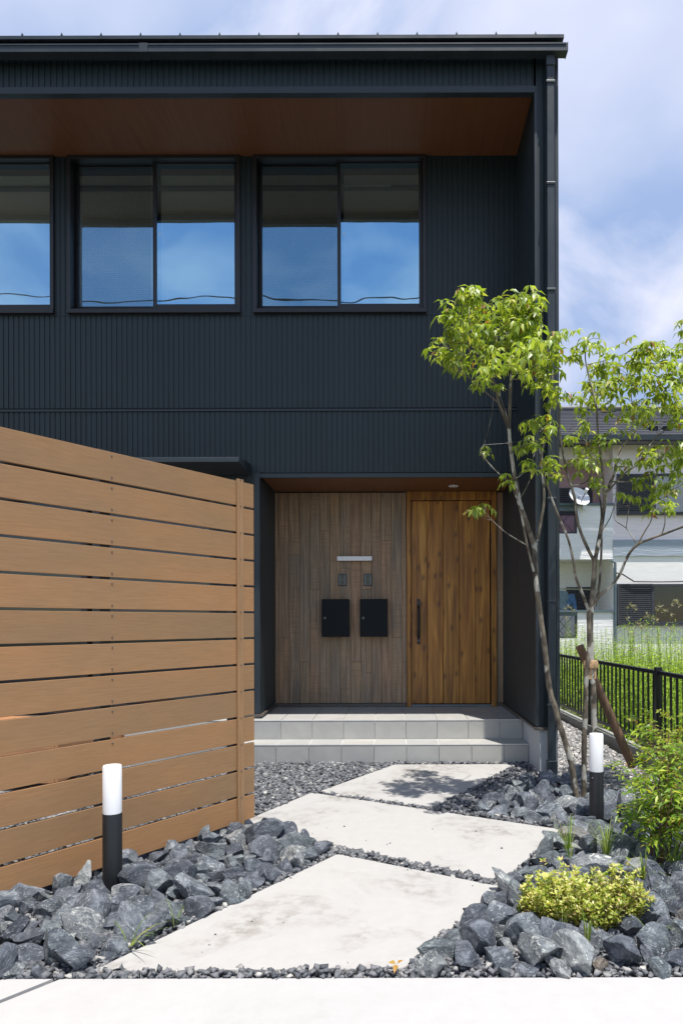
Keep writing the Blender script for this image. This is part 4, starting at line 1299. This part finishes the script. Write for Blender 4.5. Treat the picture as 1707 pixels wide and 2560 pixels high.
tuft(1452, 1905, 12, .22, .10, 'upright grass blades right behind the right bollard lamp', .02)
lf = Leaves(); p = GT(911, 2236); p.z = .035
lf.whorl(p, 3, .035, .02, droop=-.2)
lf.build('fallen_leaf', leaf_mat('orange_dead_leaf', [(0, (.5, .16, .04)), (1, (.5, .35, .08))]), label='orange fallen leaf lying on the gravel joint before the near slab', kind=None, cat='leaf')

# ================================================================== SIDE ALLEY: CURB AND BLACK FENCE
def fx(Y): return 2.262 + (9.63 - Y) * .031
cbr = empty('curb', (2.3, 7, 0), 'low grey concrete block curb under the black fence', kind='structure')
Yc = 4.3
cm = None
while Yc < 15:
    x0 = fx(Yc + .3) - .07
    if cm is None:
        cm = MB().box(0, .13, -.2985, .2985, -.1, .088).box(.045, .052, -.2985, .2985, .088, .0895).mesh('curb_block', M['curb'])
    o = inst('curb_block', cm, cbr, (x0, Yc + .3, 0), (0, 0, .031))
    bv = o.modifiers.new('bevel', 'BEVEL'); bv.width = .004
    Yc += .6
bf = empty('metal_fence', (2.3, 7, 0), 'black aluminium picket fence running back along the side alley', 'fence')
ya, yb = 4.4, 14.4
def run(name, z0, z1, hw):
    MB().prism([(fx(ya) - hw, ya), (fx(ya) + hw, ya), (fx(yb) + hw, yb), (fx(yb) - hw, yb)], z0, z1).build(name, M['rail'], bf, bevel=.004)
run('top_rail', .822, .858, .022)
run('bottom_rail', .155, .190, .015)
bal = MB().box(-.0085, .0085, -.0085, .0085, .19, .823).mesh('baluster', M['rail'])
posts = [6.35 + 2 * k for k in range(-1, 5)]
y = ya + .06
while y < yb:
    if min(abs(y - q) for q in posts) > .045:
        inst('baluster', bal, bf, (fx(y), y, 0))
    y += .1247
pm = MB().box(-.028, .028, -.028, .028, .0, .868).mesh('post', M['rail'])
for q in posts: inst('post', pm, bf, (fx(q), q, .02))

# ================================================================== WEEDS BEYOND THE FENCE
def in_wedge(n, y0, y1):
    Y = y0 + (y1 - y0) * rng.random(n) ** 1.0
    X = fx(Y) + .12 + (Y * .55 + .8 - fx(Y)) * rng.random(n)
    return X, Y
lv = Leaves(); sm = MB()
X, Y = in_wedge(1250, 4.6, 17.5)
for x, y in zip(X, Y):
    h = rng.uniform(.70, 1.15) * (1 + .15 * math.sin(x * 2.1) + .1 * math.sin(y * 1.3))
    lean = Vector((rng.normal(0, .08), rng.normal(0, .08), 0))
    b = Vector((x, y, -.04)); t_ = b + lean + Vector((0, 0, h))
    sm.tube([b, (b + t_) / 2 + lean * .1, t_], [.004, .003, .0015], 4, cap=False)
    k = int(h * 38)
    for i in range(k):
        f = .12 + .88 * i / k
        p = b.lerp(t_, f); a = i * 2.4 + x * 9
        up = .15 + 1.3 * max(0, f - .6)
        d = Vector((math.cos(a), math.sin(a), up))
        l = .125 * (1.05 - .5 * f) * rng.uniform(.8, 1.2)
        lv.add(p, d, Vector((-math.cos(a) * .3, -math.sin(a) * .3, 1)), l, l * .26)
lv.build('weeds', M['weed'], label='dense bright green leafy weeds in the lot behind the black fence', cat='weeds', droop=.35, fold=.1)
tag(sm.build('weed_stalks', M['stalk']), 'stalks of the leafy weeds behind the black fence', 'weeds', kind='stuff')
gb = MB()
X, Y = in_wedge(500, 4.6, 18.3)
for x, y in zip(X, Y):
    blades(gb, Vector((x, y, -.04)), 9, rng.uniform(.3, .8), .28, .005)
tag(gb.build('tall_grass', M['weed']), 'tall green grass mixed through the weed lot', 'grass', kind='stuff')
def plume(px, py, Yd, label):
    top = T(px, py, Yd); base = Vector((top.x + rng.normal(0, .06), Yd, -.04))
    r = empty('grass_plume', base, label, 'grass', 'seeding grass stalks above the weeds')
    m_ = MB(); sp = smooth_path([base, (base + top) / 2 + Vector((.03, 0, .05)), top, top + Vector((.10, 0, -.02))], 4)
    m_.tube(sp, [.003] + [.002] * (len(sp) - 2) + [.001], 4)
    m_.build('stem', M['stalk'], r)
    lv = Leaves()
    for p in sp[-7:]:
        for k in range(7):
            d = Vector((rng.normal(.3, .5), rng.normal(0, .4), rng.normal(.2, .5)))
            lv.add(p, d, Vector(rng.normal(0, 1, 3)), .06 * rng.uniform(.6, 1.2), .008)
    lv.build('seed_head', M['plume'], parent=r)
for px, py, Yd, lb in ((1440, 1398, 9, 'nodding grass plume left of the dark ground window'), (1506, 1402, 8, 'tall pinkish grass plume in front of the ground floor window'), (1540, 1388, 8.6, 'arching straw plume at the right picture edge'),
                       (1298, 1400, 9.5, 'nodding grass plume beside the corner of the dark house'), (1480, 1418, 9.5, 'short grass plume above the leafy weeds'), (1455, 1440, 8, 'thin seed stalk standing between the two tall plumes')):
    plume(px, py, Yd, lb)

# ================================================================== NEIGHBOUR HOUSE
def nb_mat(name, col, lines=0):
    m, t, b = base_mat(name)
    v = coord(t, (1.2, 1, 14)); n = noise(t, v, 2.2, 6, .6)
    r = ramp(t, n.outputs['Fac'], [(.35, tuple(c * .93 for c in col)), (.65, tuple(c * 1.04 for c in col))])
    t.links.new(r.outputs[0], b.inputs['Base Color']); b.inputs['Roughness'].default_value = .8
    if lines: bump(t, b, n.outputs['Fac'], .6, .03)
    return m
M['nwhite'] = nb_mat('white_ribbed_render', (.92, .89, .90), 1)
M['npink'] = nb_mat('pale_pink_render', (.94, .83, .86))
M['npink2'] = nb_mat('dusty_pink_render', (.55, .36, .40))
M['nblue'] = nb_mat('blue_grey_stone_panel', (.38, .43, .50), 1)
M['nbeige'] = nb_mat('pale_grey_render', (.90, .87, .85), 0)
M['ntile'] = plain('charcoal_roof_tile', (.10, .10, .115), .55, .2, 12)
M['nrail'] = plain('blue_grey_metal_coping', (.11, .15, .18), .45, .1, 10)
M['shut'] = plain('dark_bronze_shutter', (.045, .045, .055), .5, .1, 5)
M['brown'] = plain('brown_timber_panel', (.26, .13, .075), .6, .2, 4, sc=(8, 8, .5))
M['cloth1'] = plain('grey_green_cotton', (.16, .22, .24), .9, .2, 8, bumpv=.5, bs=12)
M['cloth2'] = plain('blue_denim', (.07, .14, .25), .9, .3, 8, bumpv=.5, bs=12)
NY = 19.4; ns = F / NY
def nx(px): return (px - CX) / ns
def nz(py): return H + (CY - py) / ns
nb = empty('neighbour_house', (6, NY, 0), 'two storey pale pink and white house with grey tiled roof behind the weeds', 'house')
xl = nx(1401) - 2.2; xm_ = nx(1532); xr = 13.0
zE = nz(1112); D = 1.3
MB().box(xm_, xr, NY, NY + 7, nz(1351) , zE).build('upper_wall', M['npink'], nb)
MB().box(xm_ - .01, xr, NY - .04, NY + 7, nz(1392), nz(1351) - .002).build('stone_band', M['nblue'], nb)
MB().box(xm_, xr, NY, NY + 7, -.3, nz(1392) - .002).build('lower_wall', M['nbeige'], nb)
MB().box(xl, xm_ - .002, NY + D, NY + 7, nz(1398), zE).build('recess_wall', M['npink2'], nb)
MB().box(xl, xm_ - .002, NY + D, NY + 7, -.3, nz(1398) - .002).build('recess_wall', M['nbeige'], nb)
MB().box(xl, xm_ - .002, NY + .25, NY + D - .002, zE - .35, zE - .02).build('porch_beam', M['npink'], nb)
MB().box(xl, xm_ - .002, NY + .01, NY + D - .002, nz(1398), nz(1398) + .12).build('balcony_floor', M['nbeige'], nb)
# balcony fronts with dark lattice openings
xo = nx(1260 + .2851 * 638)
def balcony(ztop, zbot, zo0, zo1):
    bl = MB().box(xo, xm_ - .004, NY - .02, NY + .12, zbot, ztop).box(xl, xo, NY - .02, NY + .12, zbot, zo0).build('balcony_wall', M['nwhite'], nb)
    MB().box(xl, xm_ + .01, NY - .07, NY + .16, ztop + .002, ztop + .06).build('coping', M['nrail'], bl)
    MB().box(xl, xm_ + .0, NY - .05, NY + .14, ztop - .09, ztop - .002).build('coping', M['nrail'], bl) if False else None
    MB().box(xl, xo - .002, NY + .0, NY + .10, zo1 + .002, ztop).build('rail', M['nrail'], bl)
    f = MB()
    f.box(xl, xo - .002, NY + .0, NY + .08, zo0 + .002, zo0 + .05).box(xo - .05, xo - .003, NY + .0, NY + .08, zo0 + .051, zo1)
    for k in range(14):
        xa = xo - .1 - k * .22
        f.tube([(xa, NY + .04, zo0 + .05), (xa - .5, NY + .04, zo1)], .008, 4).tube([(xa - .5, NY + .05, zo0 + .05), (xa, NY + .05, zo1)], .008, 4)
    f.build('lattice', M['shut'], bl)
z2 = nz(1265.5); z1b = nz(1398) - .02
balcony(z2, z1b, nz(1180 + .2851 * 545), nz(1180 + .2851 * 345))
balcony(nz(1532), -.3, nz(1597), nz(1541))
MB().box(xl, nx(1426), NY + D - .06, NY + D - .002, nz(1398) + .13, nz(1204)).build('timber_panel', M['brown'], nb)
def shutter(x0, x1, z0, z1, y):
    s_ = MB().box(x0 - .05, x1 + .05, y + .0, y + .06, z0 - .05, z0).box(x0 - .05, x1 + .05, y, y + .06, z1, z1 + .05).box(x0 - .05, x0, y, y + .06, z0, z1).box(x1, x1 + .05, y, y + .06, z0, z1).build('shutter', M['shut'], nb)
    k = int((z1 - z0) / .054); h_ = (z1 - z0) / k
    sl = MB().prof([(y + .030, 0), (y + .012, h_ * .15), (y + .012, h_ * .7), (y + .036, h_ * .95)], 'x', x0, x1).mesh('shutter_slat', M['shut'])
    for i in range(k): inst('shutter_slat', sl, s_, (0, 0, z0 + i * h_))
shutter(nx(1427), nx(1508), nz(1265.5), nz(1204), NY + D - .07)
shutter(nx(1545), nx(1629), nz(1283), nz(1192), NY - .07)
shutter(nx(1545), nx(1625), nz(1556), nz(1466), NY - .07)
shutter(nx(1448), nx(1512), nz(1530), nz(1468), NY + D - .07)
def nwin(x0, x1, z0, z1, y, split=True, curtain=False):
    f = MB().box(x0, x1, y, y + .1, z0, z0 + .06).box(x0, x1, y, y + .1, z1 - .06, z1).box(x0, x0 + .06, y, y + .1, z0 + .06, z1 - .06).box(x1 - .06, x1, y, y + .1, z0 + .06, z1 - .06)
    if split: f.box((x0 + x1) / 2 - .03, (x0 + x1) / 2 + .03, y + .02, y + .1, z0 + .06, z1 - .06)
    w_ = f.build('window', M['shut'], nb)
    MB().poly([(x0 + .06, y + .04, z0 + .06), (x1 - .06, y + .04, z0 + .06), (x1 - .06, y + .04, z1 - .06), (x0 + .06, y + .04, z1 - .06)]).build('pane', M['farglass'], w_)
    MB().box(x0 + .06, x1 - .06, y + .0605, y + .068, z0 + .06, z1 - .06).build('curtain' if curtain else 'dark_backing', M['nwhite'] if curtain else M['blackbox'], w_)  # without a curtain: black sheet added behind the pane for the dark interior
nwin(nx(1631), nx(1631) + 1.9, nz(1288), nz(1187), NY - .075, True, True)
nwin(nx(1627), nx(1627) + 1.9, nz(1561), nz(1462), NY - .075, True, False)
MB().box(nx(1541), nx(1627) + 1.9, NY - .12, NY - .002, nz(1566), nz(1561.5)).build('window_sill', M['shut'], nb)
MB().box(nx(1541), nx(1631) + 1.9, NY - .12, NY - .002, nz(1290), nz(1288.5)).build('window_sill', M['shut'], nb)
# roof with tile courses
ang = math.atan2(nz(1029) and 1.83, 4.0)
rf = MB().prof([(NY - .55, zE + .02), (NY - .55, zE + .10), (NY + 3.6, zE + 2.02), (NY + 7.6, zE + .10), (NY + 7.6, zE + .02)], 'x', xl - .3, xr + .5).build('roof', M['ntile'], nb)
n_c = 17
cs = MB().prof([(0, 0), (-.01, .035), (.26, .10), (.27, .06)], 'x', xl - .3, xr + .5).mesh('tile_course', M['ntile'])
for i in range(n_c):
    f = i / n_c
    inst('tile_course', cs, rf, (0, NY - .57 + 4.15 * f, zE + .085 + 1.92 * f))
MB().tube([(xl - .3, NY + 3.6, zE + 2.06), (xr + .5, NY + 3.6, zE + 2.06)], .09, 10).build('ridge_cap', M['ntile'], rf)
MB().box(xl - .3, xr + .5, NY - .70, NY - .60, zE - .06, zE + .09).build('gutter', M['trim'], nb)
MB().box(xl - .3, xr + .5, NY - .545, NY - .50, zE - .12, zE + .018).box(xl - .3, xr + .5, NY - .50, NY + D, zE - .02, zE + .017).build('eave_board', M['shut'], nb)
for px in (1628, 1663): MB().box(nx(px), nx(px) + .22, NY + .08, NY + .3, zE + .38, zE + .52).build('snow_stop', M['blackbox'], rf)
MB().tube([(nx(1535.5), NY - .06, -.2), (nx(1535.5), NY - .06, nz(1409)), (nx(1524), NY - .10, nz(1405))], .035, 8).build('downpipe', M['nrail'], nb)
MB().tube([(nx(1536), NY - .1, nz(1434)), (nx(1552), NY - .12, nz(1438)), (nx(1580), NY - .12, nz(1456)), (nx(1640), NY - .12, nz(1457)), (nx(1720), NY - .12, nz(1456))], .018, 6).build('wall_cable', M['black'], nb)
# satellite dish on the balcony coping
dc = P(1448, 1240, NY - .35)
ds = empty('satellite_dish', (dc.x, dc.y, dc.z), 'white satellite dish on the balcony rail of the neighbour house', 'satellite dish')
dm = MB(); R_ = .30
dm.lathe([(0, -.075), (R_ * .35, -.066), (R_ * .7, -.036), (R_, 0), (R_ * 1.01, -.004), (R_ * .7, -.045), (R_ * .35, -.078), (0, -.088)], 0, 0, 32)
do = dm.build('reflector', M['white'], ds, loc=(dc.x, dc.y, dc.z), smooth=True)
dv = Vector((.35, -1, .62)).normalized(); do.rotation_euler = dv.to_track_quat('Z', 'Y').to_euler()
MB().tube([dc + Vector((0, .02, -.24)), dc + dv * .33 + Vector((0, 0, -.1))], .014, 8).build('feed_arm', M['grey'], ds)
MB().tube([dc + dv * .30 + Vector((0, 0, -.09)), dc + dv * .40 + Vector((0, 0, -.07))], .045, 12).build('receiver', M['white'], ds)
MB().tube([dc - dv * .05, dc + Vector((.05, .35, -.25)), dc + Vector((.3, .37, -.30))], .022, 8).tube([dc + Vector((.05, .35, -.25)), dc + Vector((.05, .33, -.62))], .022, 8).build('bracket', M['steel'], ds)
MB().box(dc.x + .14, dc.x + .24, NY - .16, NY - .06, nz(1278), nz(1262)).build('clamp_box', M['white'], ds)
# laundry on a pole
MB_ = MB().tube([(xl + .1, NY + .45, nz(1466)), (nx(1503), NY + .45, nz(1474))], .016, 8)
tag(MB_.build('laundry_pole', M['steel']), 'steel laundry pole in the shaded recess of the neighbour house', 'laundry pole')
def cloth(name, pts, mat, y, label, cat):
    m_ = MB(); n = len(pts)
    m_.prof([(0, 0)] * 3, 'x', 0, 0) if False else None
    nn = len(m_.v)
    front = [(p[0], y + .02 * math.sin(i * 1.9), p[1]) for i, p in enumerate(pts)]
    back = [(p[0], y + .03 + .02 * math.sin(i * 1.9), p[1]) for i, p in enumerate(pts)]
    m_.v = front + back
    m_.f = [tuple(range(n)), tuple(range(2 * n - 1, n - 1, -1))] + [(i, (i + 1) % n, n + (i + 1) % n, n + i) for i in range(n)]
    tag(m_.build(name, mat, smooth=False), label, cat)
def q(x, y): return (nx(1260 + .2851 * x), nz(1180 + .2851 * y))
cloth('t_shirt', [q(500, 1045), q(540, 1035), q(590, 1050), q(600, 1100), q(585, 1140), q(575, 1120), q(575, 1222), q(490, 1222), q(490, 1120), q(470, 1130), q(465, 1080)], M['cloth1'], NY + .46, 'grey green t-shirt hanging on the laundry pole', 't-shirt')
cloth('jeans', [q(600, 1070), q(655, 1068), q(668, 1150), q(675, 1225), q(640, 1225), q(628, 1140), q(612, 1190), q(584, 1225), q(582, 1150)], M['cloth2'], NY + .46, 'blue jeans hanging beside the t-shirt', 'jeans')
